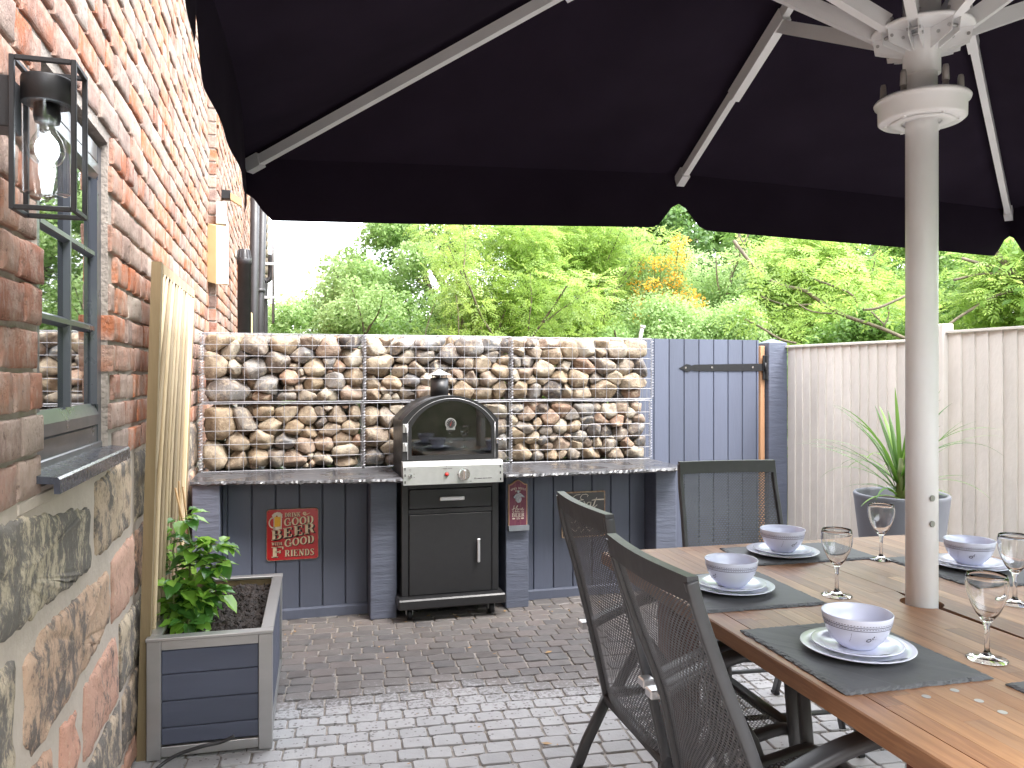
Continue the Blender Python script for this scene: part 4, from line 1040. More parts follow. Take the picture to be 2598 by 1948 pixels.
P('button_cap', 'redplastic', lambda m: m.lathe([(0,0),(0.010,0),(0.010,0.004),(0.006,0.009),(0,0.010)], (0,0,0), 14), bt)
bc = [c for c in bt.children][0]; me = bc.data
for v_ in me.vertices:
    q = v_.co + Vector(LOC['pizza_oven']); v_.co = Vector((0.852 + q.x, 4.318 - q.z, 0.815 + q.y)) - Vector(LOC['pizza_oven'])
P('light_switch', 'chrome', lambda m: (m.disc((0.648,4.323,0.812), 0.011, (0,-1,0), 16, 0.005), m.disc((0.648,4.318,0.812), 0.007, (0,-1,0), 12, 0.010)), pn)
P('panel_print', 'dark', lambda m: [m.box((x,4.3163+(z-.762)*.09-.0006,z),(x+w,4.3163+(z-.762)*.09+.003,z+h)) for x,z,w,h in
   ([(0.826+k*.006,0.846,.0042 if k%5 else .002,.0028) for k in range(10)] + [(0.851,.856,.002,.005),(0.641,.845,.014,.0022),(0.648,.835,.002,.004),(0.668,.822,.006,.002),(0.668,.803,.006,.002),(0.985,.772,.009,.002)] +
    [(1.022+k*.0075,0.786,.0055 if k%4 else .003,.003) for k in range(12)] + [(1.012,.784,.004,.008)] + [(0.913+.0022*k-.0001*k*k,0.79+.0028*(8-k)*1.0,.003,.003) for k in range(9)])], pn)
P('chimney', 'black', lambda m: (m.lathe([(0.0535,1.205),(0.0535,1.352),(0.050,1.352),(0.050,1.21)], (0.864,4.60,0), 36, closed=True), [m.box((0.864+.047*math.cos(a)-.002,4.60+.047*math.sin(a)-.002,1.345),(0.864+.047*math.cos(a)+.002,4.60+.047*math.sin(a)+.002,1.372)) for a in [R(20+60*k) for k in range(6)]]))
P('chimney_cap', 'steel', lambda m: m.lathe([(0,1.404),(0.006,1.403),(0.022,1.392),(0.070,1.371),(0.0715,1.369),(0.066,1.369),(0,1.388)], (0.864,4.60,0), 40))

# ================================================================== SIGN LETTERING
GL = {}
def S(ch, adv, *st): GL[ch] = (adv, st)
def arc(cx, cy, rx, ry, a0, a1, w0, w1=None, n=12):
    """ribbon whose width swells from w0 at top/bottom to w1 at the sides"""
    w1 = w0 if w1 is None else w1; o = []
    for i in range(n+1):
        a = R(a0 + (a1-a0)*i/n); o.append((cx + rx*math.cos(a), cy + ry*math.sin(a), w0 + (w1-w0)*abs(math.cos(a))**1.3))
    return o
def ln(x0, y0, x1, y1, w): return [(x0,y0,w),(x1,y1,w)]
T_, N_ = 0.20, 0.08
def srf(x, y, l=0.17): return ln(x-l, y, x+l, y, 0.07)
def stem(x): return [ln(x,0.02,x,0.98,T_), srf(x,0.035), srf(x,0.965)]
S('D', .80, *stem(.20), ln(.2,.96,.42,.96,N_), ln(.2,.04,.42,.04,N_), arc(.38,.5,.26,.46,90,-90,N_,T_))
S('R', .84, *stem(.20), ln(.2,.96,.42,.96,N_), ln(.2,.50,.42,.50,N_), arc(.40,.73,.20,.23,90,-90,N_,.18), [(.40,.5,.1),(.52,.40,.17),(.60,.12,.17),(.72,.03,.09)])
S('I', .44, *stem(.22))
S('N', .88, ln(.18,.02,.18,.98,.09), srf(.18,.035,.14), srf(.14,.965,.14), ln(.18,.95,.66,.05,T_), ln(.68,.02,.68,.98,.09), srf(.68,.965,.14))
S('K', .86, *stem(.20), ln(.26,.45,.62,.93,.08), ln(.38,.58,.66,.05,T_), srf(.66,.965,.13), srf(.68,.035,.14))
S('G', .86, arc(.44,.5,.30,.45,50,330,.09,T_,16), ln(.70,.04,.70,.42,.17), srf(.68,.44,.17), ln(.66,.62,.66,.90,.06))
S('O', .84, arc(.42,.5,.29,.45,0,360,.09,T_,24))
S('B', .82, *stem(.20), ln(.2,.96,.42,.96,N_), ln(.2,.52,.44,.52,N_), ln(.2,.04,.44,.04,N_), arc(.40,.74,.19,.22,90,-90,N_,.17), arc(.42,.28,.23,.24,90,-90,N_,.19))
S('E', .76, *stem(.20), ln(.2,.96,.60,.96,N_), ln(.2,.50,.48,.50,N_), ln(.2,.04,.62,.04,N_), ln(.60,.74,.60,.98,.06), ln(.47,.38,.47,.64,.06), ln(.62,.02,.62,.28,.06))
S('F', .74, *stem(.20), ln(.2,.96,.62,.96,N_), ln(.2,.50,.48,.50,N_), ln(.62,.72,.62,.98,.07), ln(.47,.38,.47,.64,.06))
S('W', 1.06, ln(.16,.95,.34,.05,T_), ln(.34,.05,.52,.9,.09), ln(.52,.95,.70,.05,T_), ln(.70,.05,.88,.95,.09), srf(.14,.965,.14), srf(.52,.965,.14), srf(.88,.965,.12))
S('T', .78, *stem(.38), ln(.08,.96,.68,.96,N_), ln(.09,.72,.09,.98,.06), ln(.67,.72,.67,.98,.06))
S('H', .88, *stem(.20), *stem(.66), ln(.2,.5,.66,.5,N_))
S('S', .70, [(.58,.80,.07),(.50,.93,.09),(.34,.96,.10),(.19,.88,.17),(.18,.70,.19),(.34,.54,.2),(.50,.40,.2),(.54,.22,.18),(.42,.07,.12),(.26,.04,.09),(.13,.16,.07)], ln(.585,.74,.585,.96,.05), ln(.12,.04,.12,.27,.05))
S('P', .78, *stem(.20), ln(.2,.96,.42,.96,N_), ln(.2,.46,.42,.46,N_), arc(.40,.71,.20,.25,90,-90,N_,.18))
S('L', .72, *stem(.20), ln(.2,.04,.6,.04,N_), ln(.6,.02,.6,.28,.06))
S('U', .86, ln(.20,.3,.20,.98,T_), arc(.42,.32,.23,.28,180,360,.12,.12), ln(.65,.3,.65,.98,.1), srf(.2,.965), srf(.65,.965,.12))
S('Y', .80, ln(.14,.95,.38,.5,T_), ln(.66,.95,.40,.5,.08), ln(.39,.03,.39,.5,T_), srf(.39,.035), srf(.14,.965,.14), srf(.66,.965,.12))
S(' ', .35)
def ribbons(mb, strokes, f, th=0.0007):
    for st in strokes:
        L = []; Rr = []
        for i, (x, y, w) in enumerate(st):
            a = st[max(i-1,0)]; b = st[min(i+1,len(st)-1)]; dx, dy = b[0]-a[0], b[1]-a[1]; l = math.hypot(dx, dy) or 1
            nx, ny = -dy/l*w/2, dx/l*w/2; L.append((x+nx, y+ny)); Rr.append((x-nx, y-ny))
        for i in range(len(st)-1):
            q = [f(*L[i]), f(*Rr[i]), f(*Rr[i+1]), f(*L[i+1])]; mb.poly(q)
def text(mb, s, x, y, wtot, h, plane, shear=0.0, rise=0.0):
    adv = sum(GL[c][0] for c in s); sx = wtot/adv; cx = 0
    for c in s:
        a, st = GL[c]
        def f(u, v, cx=cx):
            X = x + (cx+u)*sx; Z = y + v*h + (cx+u)*sx*rise; return plane(X, Z)
        ribbons(mb, st, f); cx += a
# --- red beer sign (coordinates run 0..1 across the plate)
SGX0, SGX1, SGZ0, SGZ1, SGY = -0.112, 0.168, 0.332, 0.618, 4.590
rs = thing('tin_sign', 'red tin sign lettered drink good beer with good friends', 'sign', (0.03,4.6,0.47))
def plate(m, x0, x1, z0, z1, y, r, th, n=6):
    pts = []
    for cx, cz, a0 in ((x1-r,z1-r,0),(x0+r,z1-r,90),(x0+r,z0+r,180),(x1-r,z0+r,270)):
        for k in range(n+1): a = R(a0+90*k/n); pts.append((cx+r*math.cos(a), y, cz+r*math.sin(a)))
    m.prism(pts, (0,th,0)); return pts
P('edge', 'rust', lambda m: plate(m, SGX0, SGX1, SGZ0, SGZ1, SGY, 0.016, 0.008), rs)
P('plate', 'red', lambda m: plate(m, SGX0+.0025, SGX1-.0025, SGZ0+.0025, SGZ1-.0025, SGY-.0012, 0.015, 0.004), rs)
def pl1(d):
    return lambda X, Z: (SGX0 + X*(SGX1-SGX0), SGY - 0.0022 - d, SGZ0 + Z*(SGZ1-SGZ0))
def lett(m, off=(0,0), d=0.0006):
    ox, oz = off; q = pl1(d); pp = lambda X, Z: q(X+ox, Z+oz)
    text(m, 'DRINK', .345, .845, .31, .085, pp); text(m, 'GOOD', .325, .665, .59, .155, pp, rise=0.06)
    text(m, 'GOOD', .335, .255, .59, .155, pp, rise=0.10); text(m, 'WITH', .095, .300, .205, .065, pp); text(m, 'F', .085, .070, .27, .205, pp); text(m, 'RIENDS', .345, .072, .58, .130, pp)
P('drop_shadow_print', 'dark', lambda m: (lett(m, (.012,-.012), 0.0001), text(m, 'BEER', .085, .400, .86, .195, (lambda q: lambda X, Z: q(X+.035, Z-.018))(pl1(0.0001)), rise=0.14), text(m, 'BEER', .085, .400, .86, .195, (lambda q: lambda X, Z: q(X+.018, Z-.010))(pl1(0.0002)), rise=0.14)), rs)
P('lettering', 'cream', lambda m: (lett(m), text(m, 'BEER', .085, .400, .86, .195, pl1(0.0008), rise=0.14)), rs)
P('flourish', 'cream', lambda m: ribbons(m, [[(.72,.90,.012),(.74,.885,.02),(.76,.90,.02),(.745,.925,.02),(.71,.92,.022),(.705,.895,.022),(.74,.865,.02),(.79,.885,.014),(.84,.91,.005)]], pl1(.0006)), rs)
def mug(m, q):
    pass
P('mug_glass_print', 'foam', lambda m: (m.poly([pl1(.0004)(x,z) for x,z in [(.135,.85),(.295,.87),(.290,.64),(.298,.615),(.125,.605),(.133,.64)]][::-1]), ribbons(m, [arc(.135,.745,.085,.10,70,290,.024,.024,14)], pl1(.0004))), rs)
P('beer_print', 'beer', lambda m: m.poly([pl1(.0008)(x,z) for x,z in [(.148,.855),(.272,.865),(.270,.668),(.150,.660)]][::-1]), rs)
P('foam_print', 'foam', lambda m: [m.poly([pl1(.0010+.00005*k)(cx+r_*math.cos(R(a)),cz+r_*.9*math.sin(R(a))) for a in range(360,0,-30)]) for k,(cx,cz,r_) in enumerate(((.135,.885,.032),(.165,.908,.036),(.205,.918,.038),(.245,.912,.038),(.275,.893,.032),(.155,.875,.026),(.235,.88,.03),(.288,.85,.020)))], rs)
P('corner_hole', 'dark', lambda m: [m.disc((x,SGY-.0012,z), 0.003, (0,-1,0), 8, .0008) for x in (SGX0+.012,SGX1-.012) for z in (SGZ0+.012,SGZ1-.012)], rs)
# --- bottle opener board
bo = thing('bottle_opener_board', 'maroon wooden bottle opener plaque on the pillar right of the oven', 'bottle opener', (1.30,4.45,0.6))
OX0, OX1, OZ_0, OZ_1, OYY = 1.242, 1.356, 0.488, 0.728, 4.432
def board_outline(g):
    c = (OX0+OX1)/2; h = (OX1-OX0)/2 - g; p = [(OX1-g, OZ_0), (OX1-g, OZ_1-g)]
    for k in range(13):
        t = k/12; a = 1 - 2*t; p.append((c + h*0.92*a, OZ_1 - g + 0.026*(0.5+0.5*math.cos(math.pi*a))**1.0))
    p += [(OX0+g, OZ_1-g), (OX0+g, OZ_0)]; return p
P('edge_board', 'edgew', lambda m: m.prism([(x,OYY,z) for x,z in board_outline(0)], (0,0.017,0)), bo)
for k in range(3):
    a = OX0+.005+k*(OX1-OX0-.01)/3; b = a + (OX1-OX0-.01)/3 - .0012
    def bf(m, a=a, b=b):
        o_ = board_outline(.005); pts = [(max(min(x, b), a), z) for x, z in o_]; q = []
        for p_ in pts:
            if not q or (abs(p_[0]-q[-1][0]) > 1e-6 or abs(p_[1]-q[-1][1]) > 1e-6): q.append(p_)
        zt = [z for x, z in o_ if a-1e-6 <= x <= b+1e-6 and z > OZ_0+.01]; zt = zt or [OZ_1]
        top = sorted([(x, z) for x, z in o_ if a < x < b and z > OZ_0+.01], key=lambda t: -t[0])
        def zi(x):
            c = (OX0+OX1)/2; h = (OX1-OX0)/2-.005; u = (x-c)/(h*.92); u = max(-1, min(1, u)); return OZ_1-.005+0.026*(0.5+0.5*math.cos(math.pi*u))
        P_ = [(b,OZ_0),(b,zi(b))] + [(b-(b-a)*k2/6, zi(b-(b-a)*k2/6)) for k2 in range(1,6)] + [(a,zi(a)),(a,OZ_0)]
        m.prism([(x,OYY-.0012,z) for x,z in P_], (0,.0035,0))
    P('plank', 'maroon', bf, bo)
P('cap_ledge', 'gwood', lambda m: m.bbox((OX0-.003,OYY-.016,OZ_0-.030),(OX1+.008,OYY+.017,OZ_0+.001),.0015), bo)
ocx = (OX0+OX1)/2
op = P('opener', 'chrome', lambda m: (m.disc((ocx,OYY-.0015,.687), .008, (0,-1,0), 14, .006), m.prism([(x,OYY-.0016,z) for x,z in [(ocx+.012,.678),(ocx+.034,.660),(ocx+.036,.652),(ocx+.018,.655),(ocx,.649),(ocx-.018,.651),(ocx-.030,.650),(ocx-.033,.660),(ocx-.012,.678)]], (0,-.014,0)),
   m.prism([(x,OYY-.0016,z) for x,z in [(ocx+.020,.650),(ocx+.018,.634),(ocx+.008,.622),(ocx-.006,.622),(ocx-.017,.634),(ocx-.020,.650)]], (0,-.008,0))), bo)
pb = lambda X, Z: (ocx + X, OYY - 0.0018, Z)
def bolet(m):
    for k, ch in enumerate('OPEN'): text(m, ch, -.044+.0095*k, .692+.0016*k+ (0.002 if k else 0), .0085, .012, pb)
    for k, ch in enumerate('BOTTLE'): text(m, ch, .002+.0078*k, .7005-.0018*k, .0072, .012, pb)
    text(m, 'HERE', -.017, .683+.0035, .034, .009, pb) if False else None
    text(m, 'HERE', -.017, .6965-.011, .0 + .034, .0085, pb)
    w = .0028
    H = [[(-.030,.582,w),(-.026,.594,w),(-.024,.606,w)], [(-.038,.585,w),(-.030,.583,w*1.4),(-.018,.592,w)], [(-.018,.566,w),(-.014,.585,w),(-.006,.604,w),(-.002,.606,w),(-.006,.596,w),(-.014,.585,w)],
         [(-.006,.586,w),(-.009,.580,w),(-.003,.577,w),(.001,.583,w),(-.003,.588,w),(-.006,.586,w)], [(.003,.577,w),(.006,.588,w),(.007,.580,w),(.011,.588,w),(.012,.578,w),(.017,.588,w),(.018,.578,w),(.022,.579,w)],
         [(.022,.582,w),(.029,.586,w),(.028,.591,w),(.023,.588,w),(.023,.579,w),(.030,.577,w),(.036,.583,w)], [(-.030,.582,w),(-.032,.570,w),(-.026,.564,w)]]
    ribbons(m, H, pb)
    text(m, 'WHERE', -.020, .5655, .032, .007, pb); text(m, 'THE', .017, .5655, .020, .007, pb)
    text(m, 'BEER', -.038, .5385, .078, .023, pb); text(m, 'IS', -.010, .523, .021, .012, pb)
    for s in (-1, 1): m.poly([pb(s*.016, .529), pb(s*.022,.533), pb(s*.034,.533), pb(s*.036,.529), pb(s*.034,.525), pb(s*.022,.525)][::s])
P('lettering', 'foam', bolet, bo)
P('screw_hole', 'dark', lambda m: [m.disc((ocx,OYY-.0013,z), .003, (0,-1,0), 10, .0006) for z in (.735,.513)], bo)
# --- black Eat sign
es = thing('enamel_sign', 'black enamel sign with white script and pale edge, behind the dining chairs', 'sign', (1.77,4.6,0.5))
EX0, EX1, EZ0, EZ1 = 1.627, 1.915, 0.362, 0.646
P('edge', 'rust', lambda m: plate(m, EX0, EX1, EZ0, EZ1, SGY, 0.008, 0.008), es)
P('plate', 'blackenamel', lambda m: plate(m, EX0+.008, EX1-.008, EZ0+.008, EZ1-.008, SGY-.0012, 0.005, 0.004), es)
pe = lambda X, Z: (EX0 + X*(EX1-EX0), SGY-.0024, EZ0 + Z*(EZ1-EZ0))
def eat(m):
    w, t = .012, .026
    ribbons(m, [[(.58,.88,w),(.60,.91,w),(.55,.94,w),(.46,.93,w),(.42,.87,w),(.44,.83,w),(.50,.82,w)], [(.50,.82,w),(.40,.81,w),(.33,.75,w),(.34,.66,w),(.42,.64,w),(.50,.68,w),(.53,.74,w),(.50,.79,w)],
      [(.42,.94,w),(.32,.93,w),(.24,.88,w),(.20,.80,w)], [(.66,.76,w),(.60,.76,w),(.55,.70,t),(.57,.65,t),(.63,.68,w),(.67,.77,w),(.65,.66,t),(.68,.65,w),(.72,.70,w)],
      [(.80,.86,w),(.76,.78,t),(.72,.68,t),(.75,.65,w),(.81,.70,w)], [(.68,.80,w),(.76,.81,t),(.97,.81,.03)],
      [(.84,.55,w),(.90,.56,w),(.95,.55,w)], [(.92,.55,w),(.88,.50,w),(.80,.40,w)], [(.10,.18,w),(.06,.15,w),(.09,.11,w),(.13,.10,w)], [(.22,.52,w),(.30,.50,t),(.34,.40,t),(.28,.32,w),(.20,.34,w)],
      [(.40,.45,w),(.42,.34,t),(.50,.44,w),(.52,.34,t),(.58,.42,w)], [(.22,.22,t),(.30,.12,t),(.40,.24,w),(.44,.12,t),(.56,.22,w),(.62,.12,t),(.72,.2,w)]], pe)
P('lettering', 'foam', eat, es)

# ================================================================== GATE
ga = thing('garden_gate', 'blue-grey boarded garden gate hung on a black strap hinge', 'gate', (3.0,5.4,0))
boards(2.30, 3.548, 0.1255, 5.40, 0.04, 1.645, ga, off=0.03, th=0.022)
for z in (0.25, 1.42): P('ledge', 'paint', lambda m: m.bbox((2.32,5.424,z-.06),(3.545,5.45,z+.06),.003), ga)
hg = P('strap_hinge', 'blackm', lambda m: m.prism([(x,5.3985,z) for x,z in [(2.855,1.424),(2.915,1.455),(2.945,1.450),(2.955,1.443),(2.985,1.451),(3.40,1.458),(3.60,1.462),(3.60,1.405),(3.40,1.402),(2.985,1.402),(2.955,1.410),(2.940,1.398),(2.915,1.396)]][::-1], (0,-.005,0)), ga)
P('hinge_plate', 'blackm', lambda m: (m.bbox((3.575,5.386,1.335),(3.612,5.396,1.525),.001), m.tube([(3.592,5.383,1.40),(3.592,5.383,1.468)], .010, 10), m.bbox((3.598,5.378,1.335),(3.618,5.384,1.525),.001)), ga)
for x,z in ((2.905,1.427),(3.13,1.430),(3.485,1.432)): P('bolt', 'chrome', lambda m: m.disc((x,5.3935,z), .008, (0,-1,0), 10, .004), ga)
gp = thing('gate_post', 'thick blue-grey timber gate post with a pointed top', 'post', (3.70,5.40,0))
def gpf(m):
    a, b, c, d_ = 3.618, 3.785, 5.375, 5.54; z = 1.625
    m.bbox((a,c,0),(b,d_,z),.004); t = ((a+b)/2,(c+d_)/2,z+.035); q = [(a+.002,c+.002,z),(b-.002,c+.002,z),(b-.002,d_-.002,z),(a+.002,d_-.002,z)]
    i = [m.vert(p) for p in q]; k = m.vert(t)
    for j in range(4): m.face([i[j], i[(j+1)%4], k])
P('shaft', 'paintrough', gpf, gp)
P('raw_batten', 'rawwood', lambda m: m.bbox((3.566,5.41,0),(3.606,5.45,1.60),.003), gp)

# ================================================================== FENCE
F0, F1, F2, F3 = Vector((3.80,5.38,0)), Vector((3.972,4.075,0)), Vector((3.985,4.0,0)), Vector((4.12,2.2,0))
def fence(a, b, zt, label, nb, seed):
    th = thing('timber_fence', label, 'fence', tuple(a)); d = (b-a); L = d.length; d.normalize(); n = Vector((-d.y, d.x, 0))
    if n.x > 0: n = -n                       # towards the patio
    rr = random.Random(seed); w = L/nb
    for k in range(nb):
        mb = MB(); mb.cur = rr.random(); p = a + d*(w*k); q = p + d*(w*1.16); z1 = zt - rr.uniform(0,.003)
        pts = [p + n*0.010, q + n*0.0225, q + n*0.010, p + n*0.004]; e = rr.uniform(-.001,.001)
        mb.prism([(v_.x+e, v_.y, 0.02) for v_ in pts], (0,0,z1-.02)); mb.build('fence_board', MT['fence'], th)
    mb = MB(); mb.cur = .5; c = a + Vector((0,0,zt)); o1 = n*-0.018; o2 = n*0.034
    mb.prism([c+o1, c+o2, c+o2+Vector((0,0,.014)), c+o1+Vector((0,0,.018))], d*L); mb.build('capping_rail', MT['fence'], th)
    for z in (0.3, 0.95, zt-.12):
        mb = MB(); c = a + Vector((0,0,z)); mb.prism([c-n*.035, c+n*.003, c+n*.003+Vector((0,0,.06)), c-n*.035+Vector((0,0,.03))], d*L); mb.build('back_rail', MT['fence'], th)
    return th
fence(F0, F1, 1.588, 'pale grey-beige feather-edge fence panel between the gate post and the parasol pole', 17, 1)
fence(F2, F3, 1.632, 'taller pale grey-beige fence panel at the right edge, nearest the table', 20, 2)
fp = thing('fence_post', 'pale beige square fence post standing taller than the panels behind the parasol pole', 'post', (3.98,4.04,0))
P('shaft', 'fence', lambda m: m.bbox((3.935,3.995,0),(4.02,4.085,1.69),.005), fp)

# ================================================================== POT WITH STRAP-LEAVED PLANT
pc = (3.17, 3.50)
pt = thing('plant_pot', 'tall round tapering grey pot in front of the pale fence', 'plant pot', (*pc, 0))
P('pot_body', 'pot', lambda m: m.lathe([(0.13,0.0),(0.15,0.01),(0.205,0.45),(0.236,0.715),(0.238,0.728),(0.232,0.735),(0.220,0.733),(0.213,0.72),(0.19,0.45)], (*pc,0), 56), pt)
P('soil', 'soil', lambda m: m.lathe([(0,0.70),(0.1,0.698),(0.2075,0.69)], (*pc,0), 40), pt)
cd = thing('spiky_plant', 'green strap-leaved spiky plant growing in the tall grey pot', 'plant', (*pc, 0.70))
rr = random.Random(21)
def strap(az, el, L, w, droop, z0=0.0):
    mb = MB(); mb.smooth = True; mb.cur = rr.random(); n = 14; p = Vector((pc[0] + rr.uniform(-.018,.018), pc[1] + rr.uniform(-.018,.018), 0.70 + z0)); e = el; prev = None
    side = Vector((-math.sin(az), math.cos(az), 0)); az2 = az
    for i in range(n+1):
        a = i/n; ww = w*(0.75 + 0.5*a)*(1-a**3.0)*0.5 + 0.0006; d = Vector((math.cos(az2)*math.cos(e), math.sin(az2)*math.cos(e), math.sin(e)))
        up = side.cross(d).normalized()
        cur = [mb.vert(p - side*ww + up*ww*0.35), mb.vert(p), mb.vert(p + side*ww + up*ww*0.35)]
        if prev:
            for k in (0, 1): mb.face([prev[k], prev[k+1], cur[k+1], cur[k]])
        prev = cur; p = p + d*(L/n); e -= droop/n*(0.4 + 1.2*a)
    mb.build('leaf', MT['leaf_strap'], cd)
for k in range(15): strap(rr.uniform(0,6.28), R(rr.uniform(66,86)), rr.uniform(0.38,0.64), rr.uniform(.020,.030), R(rr.uniform(10,50)), rr.uniform(0,.1))
for az_, L_ in ((R(165),.60),(R(178),.50),(R(20),.50),(R(0),.45)): strap(az_, R(74), L_, .030, R(62), .05)
for k in range(22): strap(rr.uniform(0,6.28), R(rr.uniform(35,66)), rr.uniform(0.42,0.66), rr.uniform(.009,.018), R(rr.uniform(45,105)), rr.uniform(0.0,.14))
for k in range(10): strap(rr.uniform(0,6.28), R(rr.uniform(8,35)), rr.uniform(0.2,0.42), rr.uniform(.010,.020), R(rr.uniform(40,80)), rr.uniform(0.0,.05))
P('stem', 'stem', lambda m: m.tube([(pc[0],pc[1],.69),(pc[0],pc[1],.80),(pc[0],pc[1],.92)], [.030,.022,.010], 12), cd)
# ================================================================== PARASOL
UC = Vector((1.700, 1.800, 0)); UR = R(-1.0); HX, HY = 1.895, 1.475; ZE, ZA = 2.205, 3.02
um = thing('parasol', 'huge black rectangular parasol with white pole and ribs standing through the table', 'parasol', tuple(UC))
uca, usa = math.cos(UR), math.sin(UR)
def U(x, y, z): return Vector((UC.x + x*uca - y*usa, UC.y + x*usa + y*uca, z))
NE = 20
PULL = (0.05, 0.05, 0.045, 0.03)       # the hem is drawn in between rib tips
def epos(i, t):
    C = [(-HX,-HY),(HX,-HY),(HX,HY),(-HX,HY)]; a, b = C[i], C[(i+1)%4]; L = math.hypot(b[0]-a[0], b[1]-a[1])
    s = (t*2) % 1.0; q = PULL[i]*math.sin(math.pi*s)
    return a[0]+(b[0]-a[0])*t - (b[1]-a[1])/L*q, a[1]+(b[1]-a[1])*t + (b[0]-a[0])/L*q
def edge_pts():
    o = []
    C = [(-HX,-HY),(HX,-HY),(HX,HY),(-HX,HY)]
    for i in range(4):
        a, b = C[i], C[(i+1)%4]
        for k in range(NE): x_, y_ = epos(i, k/NE); o.append((x_, y_, k))
    return o
EP = edge_pts(); NP = len(EP)
def ez(x, y, k):
    """edge height: highest at rib tips, very slightly slack between"""
    s = (k % (NE/2))/(NE/2); base = ZE + (0.062 if True else 0)*(1 - abs(k - NE/2)/(NE/2)); return base - 0.010*math.sin(math.pi*s)
mb = MB(); mb.smooth = True; rings = []
for j in range(11):
    f = j/10; rg = []
    for (x, y, k) in EP:
        s = (k % (NE/2))/(NE/2); z = ZA + (ez(x,y,k) - ZA)*f - 0.035*math.sin(math.pi*f)*math.sin(math.pi*s) + 0.02
        rg.append(mb.vert(U(x*max(f,.02), y*max(f,.02), z)))
    rings.append(rg)
for a, b in zip(rings, rings[1:]):
    for i in range(NP): mb.face([a[i], b[i], b[(i+1)%NP], a[(i+1)%NP]])
cn = mb.build('canopy', MT['fabric'], um)
# valance with curved lower edge and a notch at each rib, gently fluttering
def notchdist(k):
    L = NE*8
    d0 = min(abs(k - q) for q in (NE/2,)); return d0
for side in range(4):
    a = [(-HX,-HY),(HX,-HY),(HX,HY),(-HX,HY)][side]; b = [(HX,-HY),(HX,HY),(-HX,HY),(-HX,-HY)][side]; Ls = math.hypot(b[0]-a[0], b[1]-a[1])
    nx_, ny_ = (b[1]-a[1])/Ls, -(b[0]-a[0])/Ls; nk = 110; mb = MB(); mb.smooth = True; prev = None
    for k in range(nk+1):
        t = k/nk; x, y = epos(side, t); kk = t*NE
        zt = ez(x, y, kk) + 0.02; dm = abs(t-0.5)*Ls; dc = min(t, 1-t)*Ls
        drop = 0.245
        for d_, w_ in ((dm, 0.135), (dc, 0.115)):
            if d_ < w_: drop = min(drop, 0.245 - 0.110*(0.5+0.5*math.cos(math.pi*d_/w_)))
        cur = []
        for m_ in range(7):
            v_ = m_/6; fl = min(1, dc*6)*(0.007*v_*math.sin(t*Ls*4+side) + (0.004 if side == 3 else .0)*v_*math.sin(t*Ls*15))
            cur.append(mb.vert(U((x + nx_*fl)*0.997, (y + ny_*fl)*0.997, zt + 0.014*(1-v_) - drop*v_)))
        if prev:
            for m_ in range(6): mb.face([prev[m_], cur[m_], cur[m_+1], prev[m_+1]])
        prev = cur
    mb.build('valance', MT['fabric'], cn)
# pole, hub, runner
mb = MB(); mb.lathe([(0,0.05),(0.0415,0.05),(0.0415,2.085),(0.0395,2.09),(0.0395,2.98),(0,2.98)], (UC.x,UC.y,0), 48); pole = mb.build('pole', MT['white'], um)
mb = MB()
for z in (1.027, 0.957): mb = MB(); mb.disc((UC.x-0.005, UC.y-0.0405, z), 0.0085, (0.15,-1,0), 16, .004); mb.build('bolt', MT['steel'], pole)
mb = MB(); mb.lathe([(0.0398,2.07),(0.105,2.068),(0.112,2.074),(0.113,2.115),(0.121,2.120),(0.123,2.126),(0.119,2.131),(0.10,2.127),(0.045,2.127)], (UC.x,UC.y,0), 56); hb = mb.build('runner_collar', MT['white'], um)
mb = MB(); mb.lathe([(0.050,2.0665),(0.052,2.064),(0.080,2.064),(0.082,2.0665)], (UC.x,UC.y,0), 40); 
for k in range(6): a = R(20+60*k); mb.disc((UC.x+.092*math.cos(a),UC.y+.092*math.sin(a),2.0685), .005, (0,0,-1), 10, .005)
mb.build('collar_screws', MT['white'], hb)
for k, a in enumerate((200, 262, 330, 60, 130)):
    a = R(a); mb = MB(); x, y = UC.x + .098*math.cos(a), UC.y + .098*math.sin(a)
    mb.tube([(x,y,2.125),(x,y,2.150)], .008, 10); mb.tube([(x,y,2.150),(x,y,2.185),(x,y,2.192)], [.0095,.008,.006], 10); mb.build('locking_pin', MT['clearp'], hb)
mb = MB(); mb.lathe([(0.045,2.312),(0.125,2.312),(0.131,2.316),(0.131,2.321),(0.125,2.325),(0.045,2.325)], (UC.x,UC.y,0), 56); hub = mb.build('hub_plate', MT['white'], um)
mb = MB(); mb.lathe([(0.0397,2.20),(0.048,2.20),(0.048,2.46),(0.0397,2.46)], (UC.x,UC.y,0), 36); mb.build('hub_sleeve', MT['white'], hub)
tips = [(-HX,HY,0),(0,HY,1),(HX,HY,0),(HX,0,1),(HX,-HY,0),(0,-HY,1),(-HX,-HY,0),(-HX,0,1)]
